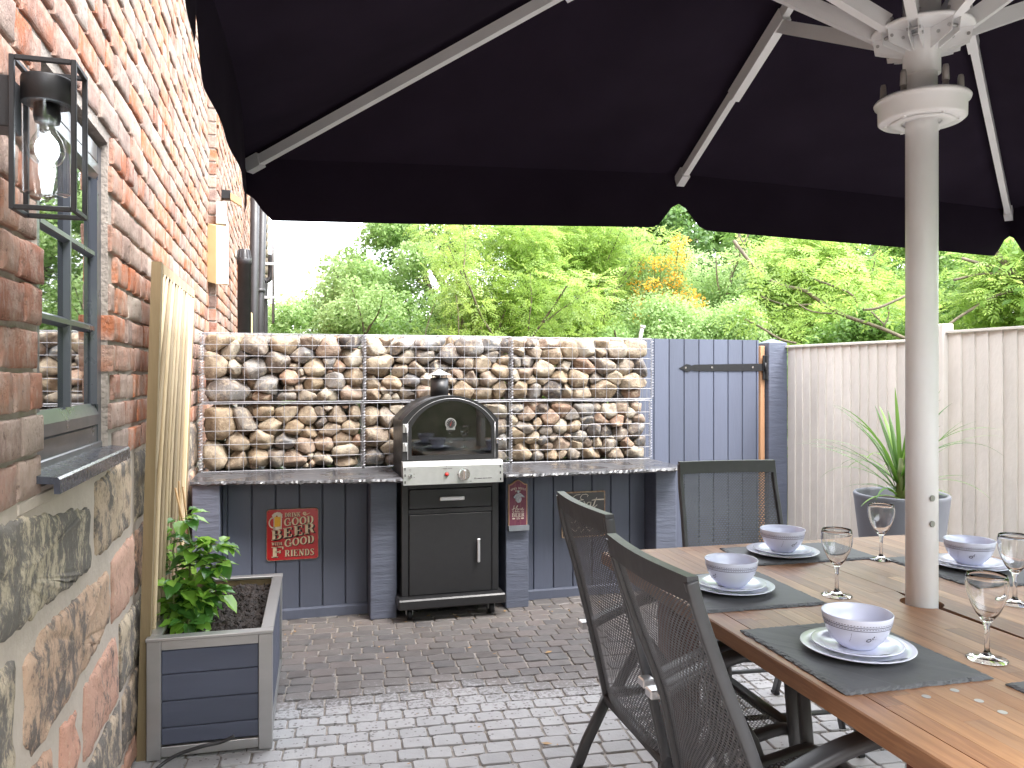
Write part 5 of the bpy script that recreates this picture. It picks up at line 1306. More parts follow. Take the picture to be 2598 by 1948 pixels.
for x, y, mid in tips:
    z = ZE + (0.062 if mid else 0.0) - 0.010
    tip = U(x*0.985, y*0.985, z); apex = U(x*0.03, y*0.03, ZA - 0.055)
    mb = MB(); mb.tube([tip, apex], 1.0, 4, flat=(0.030, 0.044), up=(0,0,1)); rb = mb.build('rib', MT['white'], um)
    d = (apex - tip).normalized(); mb = MB(); mb.tube([tip - d*.012, tip + d*0.055], 1.0, 4, flat=(0.042, 0.060), up=(0,0,1)); mb.build('rib_tip', MT['white'], rb)
    j = tip + (apex - tip)*(0.555 if mid else 0.72); j0 = j - d*0.36; dn = Vector((0,0,-0.012))
    mb = MB(); mb.tube([j0+dn*.6, j+d*.03+dn*.6], 1.0, 4, flat=(0.040, 0.062), up=(0,0,1)); mb.build('rib_bracket', MT['white'], rb)
    h = Vector((x, y, 0)).normalized(); h = U(h.x*0.115, h.y*0.115, 2.330)
    mb = MB(); mb.tube([h, j + dn*2.2], 1.0, 4, flat=(0.030, 0.050), up=(0,0,1)); mb.build('strut', MT['white'], um)
    # hanging fork under the hub plate
    e = Vector((h.x-UC.x, h.y-UC.y, 0)).normalized(); s_ = Vector((-e.y, e.x, 0)); B = Vector((UC.x, UC.y, 0))
    mb = MB()
    for q in (-0.013, 0.011):
        p = [B + e*.044 + s_*q + Vector((0,0,2.311)), B + e*.124 + s_*q + Vector((0,0,2.311)), B + e*.118 + s_*q + Vector((0,0,2.276)), B + e*.100 + s_*q + Vector((0,0,2.270)), B + e*.044 + s_*q + Vector((0,0,2.255))]
        mb.prism(p, s_*.0025)
    mb.build('strut_fork', MT['white'], hub)
    for rr_, zz in ((.112,2.292),(.075,2.290),(.112,2.338)):
        mb = MB(); mb.tube([B + e*rr_ - s_*.017 + Vector((0,0,zz)), B + e*rr_ + s_*.017 + Vector((0,0,zz))], .0045, 8); mb.build('bolt', MT['steel'], hub)
mb = MB(); mb.disc((UC.x,UC.y,0.0), 0.26, (0,0,1), 40, .05); mb.build('base_weight', MT['white'], um)

# ================================================================== TABLE
TR = R(-2.0); TC = Vector((1.715, 1.785, 0)); tca, tsa = math.cos(TR), math.sin(TR); TW, TL, TZ, TT = 1.32, 1.66, 0.73, 0.042
tb = thing('dining_table', 'big oiled hardwood dining table with the parasol pole through its middle', 'table', tuple(TC), TR)
def TWp(x, y, z): return Vector((TC.x + x*tca - y*tsa, TC.y + x*tsa + y*tca, z))
hc = ((UC.x-TC.x)*tca + (UC.y-TC.y)*tsa, -(UC.x-TC.x)*tsa + (UC.y-TC.y)*tca)
def tbuild(mb, name, mat, par=tb):
    o = mb.build(name, mat, None); o.parent = par; return o
rr = random.Random(4)
cols = []; x = -TW/2 + 0.055; sw = 0.0445
halves = [(-TW/2+0.0, -0.0012), (0.0012, TW/2)]
for hi_, (xa, xb) in enumerate(halves):
    xs = [xa]
    inner = 0.085
    n = 11
    if hi_ == 0: xs = [xa, xa+0.06] + [xa+0.06+(xb-inner-xa-0.06)*k/n for k in range(1,n+1)] + [xb]
    else: xs = [xa, xa+inner] + [xa+inner+(xb-0.06-xa-inner)*k/n for k in range(1,n+1)] + [xb]
    for a, b in zip(xs, xs[1:]):
        y = -TL/2 - rr.uniform(0, .3)
        central = (abs(a) < .01 or abs(b) < .01)
        outer_ = (abs(a+TW/2) < .01 or abs(b-TW/2) < .01)
        while y < TL/2:
            L = rr.uniform(0.30, 0.62) if not outer_ else 9
            y0, y1 = max(y, -TL/2), min(y+L, TL/2); y += L
            if y1 - y0 < 0.03: continue
            if central and y0 - .07 < hc[1] < y1 + .07 and L < 3:
                y0 = max(-TL/2, min(y0, hc[1]-.12)); y1 = min(TL/2, max(y1, hc[1]+.12)); y = y1
                if (y1 - y0) < .1: continue
            mb = MB(); mb.cur = rr.random(); g_ = 0.0001; bz = TZ - rr.uniform(0, .0003)
            if central and y0 < hc[1] < y1:
                r_ = 0.056; pts = []
                if hi_ == 0:
                    pts = [(a+g_,y0),(b,y0)] + [(hc[0]+r_*math.cos(R(t)) if hc[0]+r_*math.cos(R(t)) < b else b, hc[1]+r_*math.sin(R(t))) for t in range(270,89,-12) if hc[0]+r_*math.cos(R(t)) <= b+.004] + [(b,y1),(a+g_,y1)]
                else:
                    pts = [(b-g_,y1),(a,y1)] + [(max(hc[0]+r_*math.cos(R(t)), a), hc[1]+r_*math.sin(R(t))) for t in range(90,-91,-12) if hc[0]+r_*math.cos(R(t)) >= a-.004] + [(a,y0),(b-g_,y0)]
                mb.prism([(p[0],p[1],TZ-TT) for p in pts], (0,0,bz-TZ+TT))
            else:
                mb.bbox((a+g_,y0+g_,TZ-TT),(b-g_,y1-g_,bz),0.0003 if not outer_ else 0.003)
            tbuild(mb, 'stave', MT['tablewood'])
# legs and rails
for sx in (-1, 1):
    for sy in (-1, 1):
        mb = MB(); cx, cy_ = sx*0.48, sy*0.58; mb.bbox((cx-.052,cy_-.052,0),(cx+.0,cy_+.052,TZ-TT-.001),.004); mb.bbox((cx+.002,cy_-.052,0),(cx+.052,cy_+.052,TZ-TT-.001),.004); tbuild(mb, 'leg', MT['tablelegs'])
mb = MB(); mb.bbox((-0.43,.55,.60),(.43,.60,TZ-TT-.001),.003); mb.bbox((-0.43,-.60,.60),(.43,-.55,TZ-TT-.001),.003); tbuild(mb, 'end_rail', MT['tablelegs'])
for x in (-.46, .46): mb = MB(); mb.bbox((x-.02,-.53,.60),(x+.02,.53,TZ-TT-.001),.003); tbuild(mb, 'side_rail', MT['tablelegs'])
for k, (sx, sy) in enumerate(((-1,-1),(-1,1))):
    for dx, dy in ((-.035,.035),(.03,.045),(.035,.0),(.035,-.045)):
        if sy > 0: continue
        mb = MB(); mb.disc((sx*.445+dx*1.2, sy*.575+dy*1.2, TZ-.0008), .0085, (0,0,1), 16, .0014); tbuild(mb, 'screw_plug', MT['grey'])

# ================================================================== CHAIRS
def ribbon_mesh(mb, f, U_, V_, pu, pv, w):
    """expanded diamond mesh on surface f(u,v); strands are flat ribbons"""
    nu, nv = int(U_/pu), int(V_/pv); q = w/2; h = pv*0.5 - w*0.35
    for j in range(nv):
        v0 = (j+.5)*pv + (V_-nv*pv)/2
        ph = j % 2; prev = None
        for i in range(nu+1):
            u = i*pu + (U_-nu*pu)/2; s = 1 if (i+ph) % 2 else -1; vv = v0 + s*h
            cur = (mb.vert(f(u, vv-q)), mb.vert(f(u, vv+q)))
            if prev: mb.face([prev[0], cur[0], cur[1], prev[1]])
            prev = cur
def catm(P_, n=6):
    Q = []
    for i in range(len(P_)-1):
        for k in range(n):
            t = k/n; a, b, c, d = [Vector(P_[min(max(i+j,0),len(P_)-1)]) for j in (-1,0,1,2)]
            Q.append(0.5*((2*b)+(c-a)*t+(2*a-5*b+4*c-d)*t*t+(3*b-a-3*c+d)*t**3))
    return Q + [Vector(P_[-1])]
def chair(label, loc, rot, lean=0.165, top=1.0, group='mesh garden dining chairs round the table'):
    t = thing('garden_chair', label, 'chair', loc, rot, group)
    def part(mb, name, mat, par=None):
        o = mb.build(name, mat, None); o.parent = par or t; return o
    HW = 0.222
    # back profile in (x,z): slight S curve, leaning back
    prof = catm([(0.0,0,0.335),(-0.030,0,0.47),(-0.062,0,0.60),(-lean*0.66,0,0.77),(-lean*0.90,0,0.90),(-lean,0,top-.012)], 8)
    def pz(s):      # s 0..1 along profile
        f = s*(len(prof)-1); i = min(int(f), len(prof)-2); return prof[i] + (prof[i+1]-prof[i])*(f-i)
    bk = None
    mb = MB()
    for sy in (-1, 1):
        mb = MB(); mb.tube([Vector((p.x, sy*(HW - 0.014*(i/len(prof))), p.z)) for i, p in enumerate(prof)], 1.0, 10, flat=(0.018, 0.026), up=(1,0,0))
        bk = part(mb, 'back_post', MT['chair'])
    mb = MB(); n = 14; A = []
    for k in range(n+1):
        y = -HW+0.008 + (2*HW-0.016)*k/n; s = math.sin(math.pi*k/n); A.append(Vector((-lean - 0.016*s, y, top - 0.012 + 0.0*s)))
    # broad top rail, bowed backwards
    P0 = []
    for k, p in enumerate(A):
        P0.append([p + Vector((-.011,0,.010)), p + Vector((.013,0,.010)), p + Vector((.013+.007,0,-.040)), p + Vector((-.004,0,-.040))])
    ids = [[mb.vert(q) for q in r_] for r_ in P0]
    for a, b in zip(ids, ids[1:]):
        for i in range(4): mb.face([a[i], b[i], b[(i+1)%4], a[(i+1)%4]])
    mb.face(ids[0]); mb.face(ids[-1][::-1]); part(mb, 'top_rail', MT['chair'])
    mb = MB(); p = prof[0]; mb.tube([(p.x, -HW, p.z), (p.x+.012, 0, p.z-.012), (p.x, HW, p.z)], 1.0, 10, flat=(.028,.030), up=(1,0,0)); part(mb, 'bottom_rail', MT['chair'])
    Lp = sum((prof[i+1]-prof[i]).length for i in range(len(prof)-1))
    mb = MB()
    def fb(u, v):
        s = (v + 0.012)/Lp; q = pz(min(max(s,0),1)); bow = 0.022*(1 - ((u-HW+.014)/(HW-.014))**2)
        return (q.x - bow, u - HW + .014, q.z)
    ribbon_mesh(mb, fb, 2*HW-.028, Lp-.052, 0.0066, 0.0070, 0.0054); part(mb, 'back_mesh', MT['cmesh'])
    # seat
    sp = catm([(0.012,0,0.352),(0.12,0,0.352),(0.25,0,0.372),(0.345,0,0.388),(0.395,0,0.372)], 6)
    mb = MB()
    for sy in (-1, 1): mb.tube([Vector((q.x, sy*(HW-.006), q.z)) for q in sp], 1.0, 10, flat=(.032,.026), up=(0,0,1))
    mb.tube([(.395,-HW+.0,.372),(.402,0,.366),(.395,HW-.0,.372)], 1.0, 10, flat=(.032,.026), up=(0,0,1)); part(mb, 'seat_frame', MT['chair'])
    Ls = sum((sp[i+1]-sp[i]).length for i in range(len(sp)-1)); mb = MB()
    def fs(u, v):
        f = min(max(v/Ls,0),1)*(len(sp)-1); i = min(int(f), len(sp)-2); q = sp[i] + (sp[i+1]-sp[i])*(f-i); sag = .012*(1-((u-HW+.018)/(HW-.018))**2)
        return (q.x, u-HW+.018, q.z+.002-sag)
    ribbon_mesh(mb, fs, 2*HW-.036, Ls-.02, 0.0066, 0.0078, 0.0050); part(mb, 'seat_mesh', MT['cmesh'])
    for sy in (-1, 1):
        y = sy*(HW + 0.022)
        am = catm([(-.052,y,.565),(.03,y,.600),(.13,y,.632),(.25,y,.650),(.36,y,.655)], 5)
        mb = MB(); mb.tube(am, 1.0, 10, flat=(.046,.026), up=(0,0,1)); ar = part(mb, 'armrest', MT['chair'])
        mb = MB(); mb.bbox((-.085,y-.019,.555),(-.040,y+.019,.578),.003); part(mb, 'arm_end_cap', MT['alum'], ar)
        mb = MB(); mb.tube([(-.060,sy*(HW-.006),.566),(-.060,y+sy*.016,.566)], .008, 10); part(mb, 'pivot', MT['alum'], ar)
        y2 = sy*(HW + 0.020)
        mb = MB(); mb.tube([(.345,y2,.64),(.37,y2,.36),(.415,y2,.012)], 1.0, 8, flat=(.020,.032), up=(1,0,0)); part(mb, 'leg', MT['chair'])
        y3 = sy*(HW - 0.0)
        mb = MB(); mb.tube([(.010,y3,.352),(-.070,y3,.20),(-.150,y3,.012)], 1.0, 8, flat=(.020,.034), up=(1,0,0)); part(mb, 'leg', MT['chair'])
        mb = MB(); mb.tube([(.02,y2-sy*.01,.33),(.10,y2-sy*.01,.46),(.145,y2-sy*.01,.50)], 1.0, 8, flat=(.014,.034), up=(1,0,0)); mb.tube([(.145,y2-sy*.012,.50),(.20,y2-sy*.012,.42),(.33,y2-sy*.012,.06)], 1.0, 8, flat=(.014,.032), up=(1,0,0)); lk = part(mb, 'folding_link', MT['chair'])
        mb = MB(); mb.disc((.148,y2,.492), .009, (0,sy,0), 12, .006); part(mb, 'rivet', MT['steel'], lk)
        for q in ((.415,y2),(-.150,y3)): mb = MB(); mb.bbox((q[0]-.018,q[1]-.013,0.0),(q[0]+.018,q[1]+.013,.014),.003); part(mb, 'foot', MT['blackm'])
    for x_, z_, e_ in ((-.098,.125,-.01),(.40,.16,.01)): mb = MB(); mb.tube([(x_,-HW-e_,z_),(x_,HW+e_,z_)], .009, 8); part(mb, 'crossbar', MT['chair'])
    return t
chair('farther of the two mesh garden chairs along the left side of the table', (0.975, 2.118, 0), R(-2), 0.160, 1.002)
chair('nearest mesh garden chair, in front of the other left side chair', (0.945, 1.560, 0), R(-2), 0.195, 0.980)
chair('mesh garden chair at the far head of the table in front of the grey gate', (1.775, 2.815, 0), R(-96), 0.150, 1.005)

# ================================================================== PLACE SETTINGS
def placemat(label, cx, cy_, w, d, rot, seed):
    rr = random.Random(seed); mb = MB(); ca_, sa_ = math.cos(rot), math.sin(rot); P_ = []
    for (x0,y0,x1,y1) in ((-w/2,-d/2,w/2,-d/2),(w/2,-d/2,w/2,d/2),(w/2,d/2,-w/2,d/2),(-w/2,d/2,-w/2,-d/2)):
        n = int(math.hypot(x1-x0,y1-y0)/0.007)
        for k in range(n): t = k/n; P_.append((x0+(x1-x0)*t, y0+(y1-y0)*t))
    rings = []
    for lvl, (z, ins, jit) in enumerate(((TZ+.0004, .000, .0012), (TZ+.0030,.0005,.0030), (TZ+.0052,.0035,.0030), (TZ+.0068,.0085,.0030))):
        rg = []
        for (x, y) in P_:
            l = math.hypot(x/w, y/d); fx = 1 - 2*ins/w; fy = 1 - 2*ins/d; jx, jy = rr.uniform(-jit,jit), rr.uniform(-jit,jit)
            jx += hsh(x, y, seed, 30)*.003; jy += hsh(y, x, seed+2, 30)*.003
            X, Y = x*fx + jx, y*fy + jy; rg.append(mb.vert((cx + X*ca_ - Y*sa_, cy_ + X*sa_ + Y*ca_, z + (rr.uniform(-.0006,.0004) if lvl else 0))))
        rings.append(rg)
    m = len(P_)
    for a, b in zip(rings, rings[1:]):
        for k in range(m): mb.face([a[k], a[(k+1)%m], b[(k+1)%m], b[k]])
    mb.face(rings[-1]); mb.face(rings[0][::-1])
    return tag(mb.build('placemat', MT['mat']), label, 'placemat', 'slate placemats on the table')
placemat('nearest grey slate placemat with chipped edges, under the biggest bowl', 1.243, 1.510, .352, .405, R(-2), 1)
placemat('slate placemat second from the camera on the left side of the table', 1.262, 2.050, .362, .375, R(-3), 2)
placemat('slate placemat at the far end of the table by the gate chair', 1.742, 2.415, .470, .262, R(-3), 3)
placemat('slate placemat on the right side of the table behind the parasol pole', 2.145, 2.060, .352, .400, R(-2), 4)
placemat('slate placemat corner at the right edge of the photo, bare', 1.612, 1.110, .420, .300, R(-3), 5)

def plate_set(x, y, which, rot):
    z = TZ + .0072
    lab = {'near': ('large melamine dinner plate on the nearest slate placemat', 'small melamine side plate on the nearest dinner plate', 'white melamine bowl with dashed rim lines nearest the camera'),
           'mid': ('large melamine dinner plate on the second slate placemat', 'small melamine side plate with a green motif on the left side', 'white melamine bowl between the two side chairs and the far end'),
           'head': ('large melamine dinner plate at the far end of the table', 'small melamine side plate at the far end of the table', 'white melamine bowl at the far end of the table'),
           'right': ('large melamine dinner plate right of the parasol pole', 'small melamine side plate right of the parasol pole', 'white melamine bowl right of the parasol pole')}[which]
    def dish(name, label, R0, h, z0, foot, grp):
        t = thing(name, label, name.replace('_', ' ').split()[-1] if name != 'side_plate' else 'plate', (x,y,z0), rot, grp)
        mb = MB(); mb.lathe([(0,0.0),(foot,0.0),(foot+.004,.002),(R0*.80,h*.45),(R0-.002,h-.002),(R0,h),(R0-.002,h+.001),(R0*.80,h*.60+.0012),(R0*.70,.0050),(0,.0042)], (0,0,0), 72)
        o = mb.build('dish', MT['china']); o.parent = t; return t
    a = dish('dinner_plate', lab[0], .123, .0155, z, .07, 'melamine dinner plates'); b = dish('side_plate', lab[1], .0985, .0145, z+.0066, .055, 'melamine side plates')
    mb = MB(); rr = random.Random(int(x*100))
    for (t_, R0, hh, ang, col_) in ((a,.106,.0103,-88,'ink'),(b,.080,.0065,-108,'ink' if which != 'mid' else 'green')):
        mb = MB(); n = 16; a0 = R(ang) - rot
        cx_, cy_ = R0*math.cos(a0), R0*math.sin(a0); 
        def ring(rx, ry, rx2, ry2):
            V = []
            for k in range(n+1):
                q = 2*math.pi*k/n; V.append((rx*math.cos(q), ry*math.sin(q), rx2*math.cos(q)+.004, ry2*math.sin(q)))
            for p, q in zip(V, V[1:]):
                def W(u, v):
                    X = cx_ - u*math.sin(a0) - v*math.cos(a0)*.8; Y = cy_ + u*math.cos(a0) - v*math.sin(a0)*.8; r_ = math.hypot(X, Y)
                    zz = .0056 if r_ < R0*.0+ (.123 if t_ is a else .0985)*.70 else .0056 + (r_ - (.123 if t_ is a else .0985)*.70)*((.0155 if t_ is a else .0145)*.60-.0038)/((.123 if t_ is a else .0985)*.10) 
                    if r_ > (.123 if t_ is a else .0985)*.80: zz = (.0155 if t_ is a else .0145)*.60+.0012 + (r_ - (.123 if t_ is a else .0985)*.80)*.4*(.0155 if t_ is a else .0145)/((.123 if t_ is a else .0985)*.2) 
                    return (X, Y, zz + .0007)
                mb.poly([W(p[2],p[3]), W(p[0],p[1]), W(q[0],q[1]), W(q[2],q[3])])
        ring(.040, .013, .017, .007); ring(.006,.005,.0,.0)
        o = mb.build('print', MT[col_]); o.parent = t_
    bt_ = thing('bowl', lab[2], 'bowl', (x, y, z+.0118), rot, 'melamine bowls')
    prof = [(0,0),(.036,0),(.040,.003),(.055,.018),(.067,.038),(.0735,.058),(.0765,.076),(.0755,.0775),(.0740,.076),(.071,.058),(.0645,.038),(.052,.0195),(.036,.0065),(0,.0050)]
    mb = MB(); mb.lathe(prof, (0,0,0), 72); o = mb.build('bowl_body', MT['china']); o.parent = bt_
    def rad_at(zz):
        for (r0,z0),(r1,z1) in zip(prof[1:7], prof[2:7]):
            if z0 <= zz <= z1: return r0 + (r1-r0)*(zz-z0)/(z1-z0)
        return .0765
    mb = MB()
    def band(z0, z1, a0=0, a1=360, step=5):
        n = max(1, int((a1-a0)/step))
        for k in range(n):
            p, q = R(a0+(a1-a0)*k/n), R(a0+(a1-a0)*(k+1)/n); r0, r1 = rad_at(z0)+.0005, rad_at(z1)+.0005
            mb.poly([(r0*math.cos(p),r0*math.sin(p),z0),(r0*math.cos(q),r0*math.sin(q),z0),(r1*math.cos(q),r1*math.sin(q),z1),(r1*math.cos(p),r1*math.sin(p),z1)])
    band(.0600,.0614); band(.0525,.0539)
    for k in range(72): band(.0640,.0652,k*5,k*5+2.8,3); band(.0565,.0577,k*5,k*5+2.8,3)
    A0 = math.degrees(math.atan2(-0.95,-0.75+.0)) - math.degrees(rot)
    off_ = {'near': 22, 'mid': -40, 'head': 38, 'right': -2}[which]
    def onb(u, v):  # u along circumference, v height
        r_ = rad_at(v)+.0006; q = R(A0+off_) + u/r_; return (r_*math.cos(q), r_*math.sin(q), v)
    drop = [(-.008,.031),(-.0045,.0355),(.0005,.037),(.0035,.034),(.0035,.030),(0,.027),(-.005,.0275)]
    dro2 = [(-.0055,.0315),(-.003,.0342),(.0003,.0350),(.0018,.0332),(.0018,.0308),(0,.0290),(-.0035,.0290)]
    for i in range(7): j = (i+1) % 7; mb.poly([onb(*drop[i]), onb(*dro2[i]), onb(*dro2[j]), onb(*drop[j])][::-1])
    for (u0,v0,u1,v1,w_) in ((.0045,.036,.0062,.038,.0012),(.0075,.039,.0092,.042,.0013),(.0065,.034,.009,.0355,.001),(.0058,.031,.007,.0305,.001),(.013,.041,.0138,.0412,.0008),(.0125,.035,.0133,.0352,.0008)):
        mb.poly([onb(u0-w_,v0),onb(u0+w_,v0-w_*.4),onb(u1+w_,v1),onb(u1-w_,v1+w_*.4)])
    for k in range(5): zz = .046 - k*.0045; mb.poly([onb(-.040,zz),onb(-.0391,zz),onb(-.0391,zz-.0028),onb(-.040,zz-.0028)])
    o = mb.build('print', MT['ink']); o.parent = bt_
plate_set(1.245, 1.508, 'near', 0.0); plate_set(1.252, 2.048, 'mid', 0.3); plate_set(1.672, 2.402, 'head', 0.6); plate_set(2.150, 2.075, 'right', 0.2)

def goblet(x, y, label):
    o_ = [(0,0.0),(.0415,0.0),(.0420,.0015),(.040,.0030),(.018,.0062),(.009,.012),(.0055,.020),(.0050,.055),(.0056,.074),(.0085,.079),(.0075,.083),(.012,.088),(.024,.104),(.034,.125),(.0415,.148),(.0435,.166),(.0425,.180),(.0400,.190),(.0392,.1904),(.0386,.190),
          (.0411,.180),(.0421,.166),(.0401,.148),(.0326,.1255),(.0224,.1055),(.0102,.0915),(0,.0885)]
    mb = MB(); mb.lathe(o_, (x,y,TZ+.0006), 48); return tag(mb.build('wine_glass', MT['acrylic']), label, 'wine glass', 'clear wine glasses on the table')
goblet(1.520, 1.925, 'clear wine glass standing alone in the middle of the table, left of the pole')
goblet(1.966, 2.262, 'clear wine glass at the far end of the table in front of the grey pot')
goblet(1.498, 1.398, 'nearest clear wine glass beside the bare corner placemat')
goblet(1.940, 1.720, 'clear wine glass cut by the right edge, in front of the right bowl')
# ================================================================== FAR PART OF THE HOUSE
def one(name, mat, label, cat, fn, group=None):
    mb = MB(); fn(mb); return tag(mb.build(name, MT[mat]), label, cat, group)
al = thing('alarm_box', 'cream yellow alarm box on the brick corner above the gabions', 'alarm box', (-0.47,5.74,2.0))
P('box_body', 'yellow', lambda m: m.prism([(WX-.01,5.772,2.005),(WX-.002,5.70,2.005),(-.462,5.655,1.985),(-.400,5.69,1.990),(-.400,5.772,1.990)], (0,0,.392)), al)
P('back_plate', 'whitep', lambda m: m.bbox((-.402,5.70,1.99),(-.392,5.775,2.42),.002), al)
fl = thing('floodlight', 'pale grey metal light shield above the cream alarm box', 'wall light', (-.45,5.75,2.4))
P('shield', 'grey', lambda m: m.bbox((-.468,5.70,2.398),(-.402,5.77,2.552),.003), fl)
cm = thing('security_camera', 'small cream security camera on a black bracket high on the brick wall', 'camera', (-.46,6.2,2.7))
P('bracket', 'blackm', lambda m: m.bbox((-.47,6.18,2.675),(-.405,6.26,2.74),.004), cm)
P('camera_body', 'yellow', lambda m: m.prism([(-.405,6.17,2.67),(-.405,6.24,2.67),(-.405,6.24,2.72),(-.405,6.17,2.72)][::-1], (.085,-.03,-.055)), cm)
one('flue_pipe', 'pvc', 'fat dark grey vent pipe with a slotted cap, nearest behind the gabions', 'pipe', lambda m: (m.lathe([(0,0),(.055,0),(.055,2.30),(.061,2.30),(.061,2.352),(.058,2.356)], (-.350,7.0,0), 28), m.lathe([(.058,2.356),(.046,2.425),(.040,2.43),(0,2.43)], (-.350,7.0,0), 28),
    [m.prism([Vector((-.350+.060*math.cos(a)-.004,7.0+.060*math.sin(a),2.353)), Vector((-.350+.060*math.cos(a)+.004,7.0+.060*math.sin(a),2.353)), Vector((-.350+.047*math.cos(a)+.003,7.0+.047*math.sin(a),2.425)), Vector((-.350+.047*math.cos(a)-.003,7.0+.047*math.sin(a),2.425))], (.0,-.006,0)) for a in [R(30*k) for k in range(12)]]))
one('downpipe', 'pvc', 'leaning dark downpipe just behind the fat vent pipe', 'pipe', lambda m: (m.tube([(-.37,9.4,0),(-.37,9.4,2.0),(-.345,9.4,4.2)], .050, 14)), 'dark downpipes on the house wall')
one('downpipe', 'pvc', 'thinner dark downpipe farther along the wall with clips', 'pipe', lambda m: (m.tube([(-.36,11.2,0),(-.36,11.2,2.2),(-.30,11.2,4.6)], .055, 14), [m.lathe([(.06,0),(.07,0),(.07,.05),(.06,.05)], (-.36,11.2,z), 14, closed=True) for z in (1.9,2.5)]), 'dark downpipes on the house wall')
one('vent_box', 'yellow', 'small cream box low on the far wall behind the gabions', 'box', lambda m: m.bbox((-.43,8.3,1.5),(-.34,8.42,2.0),.006))
one('ridge_tiles', 'bark', 'mossy ribbed verge at the far end of the house', 'verge', lambda m: [m.tube([(-.41,14.6,2.85+.15*k),(-.41,14.6,3.0+.15*k)], [.080,.092], 10) for k in range(16)])
one('bent_pipe', 'pvc', 'black overflow pipe with an offset bend at the house end', 'pipe', lambda m: (m.tube(catm([(-.37,14.3,0),(-.37,14.3,2.8),(-.37,14.3,2.98),(-.31,14.3,3.04),(-.285,14.3,3.12),(-.285,14.3,3.48)],5), .045, 12)))
ae = thing('aerial_mast', 'thin galvanised aerial mast on white wall brackets at the house end', 'mast', (-.235,14.2,2.28))
P('mast', 'galv', lambda m: m.tube([(-.235,14.2,2.28),(-.235,14.2,5.2)], .024, 10), ae)
for z in (2.72, 3.30): P('bracket', 'grey', lambda m: (m.bbox((-.47,14.17,z-.025),(-.22,14.23,z+.025),.004), m.bbox((-.475,14.16,z-.13),(-.45,14.24,z+.13),.004)), ae)
P('roof', 'roof', lambda m: m.prism([(WX-.6,-3.2,6.0),(-.30,-3.2,5.55),(-.30,-3.2,5.60),(WX-.6,-3.2,6.1)][::-1], (0,18.3,0)), house)

# old garden wall and planting behind the camera, mirrored in the oven door
gw = one('garden_wall', 'rendergrey', 'old mossy stone garden wall closing the yard behind the camera', 'wall', lambda m: m.bbox((-.52,-3.6,0),(6.0,-3.25,1.75),.02))

# ================================================================== TREES AND SHRUBS
def leaves(name, mat, par, centres, radii, n, size, seed, aspect=0.5, up=0.5, shell=0.55, hang=0.0):
    """many leaf-sized rhombs spread over clumps; one mesh"""
    g = np.random.default_rng(seed); C = np.array(centres); Rd = np.array(radii)
    wts = Rd**2; wts = wts/wts.sum(); k = g.choice(len(C), n, p=wts)
    d = g.normal(size=(n,3)); d /= np.linalg.norm(d, axis=1)[:,None]
    r = Rd[k]*(shell + (1-shell)*g.random(n)**0.6)*(1 + 0.12*g.normal(size=n)); Pn = C[k] + d*r[:,None]*np.array([1,1,.8])
    nm = d*0.6 + g.normal(size=(n,3))*0.55 + np.array([0,-.15,up]); nm /= np.linalg.norm(nm, axis=1)[:,None]
    t = g.normal(size=(n,3)); t[:,2] -= hang; t -= nm*(t*nm).sum(1)[:,None]; t /= np.linalg.norm(t, axis=1)[:,None]
    s = np.cross(nm, t); L = size*(0.6 + 0.8*g.random(n))[:,None]; W_ = L*aspect
    V = np.stack([Pn, Pn + t*L*.5 + s*W_*.5 + nm*L*.06, Pn + t*L, Pn + t*L*.5 - s*W_*.5 + nm*L*.06], 1).reshape(-1,3)
    F = np.arange(n*4).reshape(-1,4)
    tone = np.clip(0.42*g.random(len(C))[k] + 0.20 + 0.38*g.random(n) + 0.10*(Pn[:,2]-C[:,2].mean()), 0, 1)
    return npmesh(name, V, F, np.repeat(tone, 4), MT[mat], par)
def pinnate(name, mat, par, centres, radii, n, size, seed, leaflets=4, hang=0.3):
    g = np.random.default_rng(seed); C = np.array(centres); Rd = np.array(radii); wts = Rd**2/(Rd**2).sum(); k = g.choice(len(C), n, p=wts)
    d = g.normal(size=(n,3)); d /= np.linalg.norm(d, axis=1)[:,None]; Pn = C[k] + d*(Rd[k]*(0.35+.65*g.random(n)**.6))[:,None]*np.array([1,1,.8])
    ax = d*np.array([1,1,.5]) + g.normal(size=(n,3))*.4; ax[:,2] -= hang; ax /= np.linalg.norm(ax, axis=1)[:,None]
    nm = g.normal(size=(n,3))*.35 + np.array([0,-.3,1.0]); nm -= ax*(nm*ax).sum(1)[:,None]; nm /= np.linalg.norm(nm, axis=1)[:,None]
    s = np.cross(nm, ax); L = (size*(.65+.7*g.random(n)))[:,None]; VV = []; 
    for q in range(leaflets):
        f = (q+.8)/(leaflets+.4)
        for sg in (-1,1):
            b = Pn + ax*L*f; dr_ = s*sg*.82 + ax*.55; ll = L*.36*(1-.35*abs(f-.5)); w_ = ll*.34; o_ = ax*.82 - s*sg*.55
            VV.append(np.stack([b, b+dr_*ll*.5+o_*w_*.5, b+dr_*ll-nm*ll*.12, b+dr_*ll*.5-o_*w_*.5], 1))
    b = Pn + ax*L; VV.append(np.stack([b-ax*L*.05, b+ax*L*.13+s*L*.06, b+ax*L*.32-nm*L*.05, b+ax*L*.13-s*L*.06], 1))
    V = np.stack(VV, 1).reshape(-1,3); m = len(VV); F = np.arange(n*m*4).reshape(-1,4)
    tone = np.clip(.35*g.random(len(C))[k]+.25+.4*g.random(n), 0, 1); return npmesh(name, V, F, np.repeat(tone, 4*m), MT[mat], par)
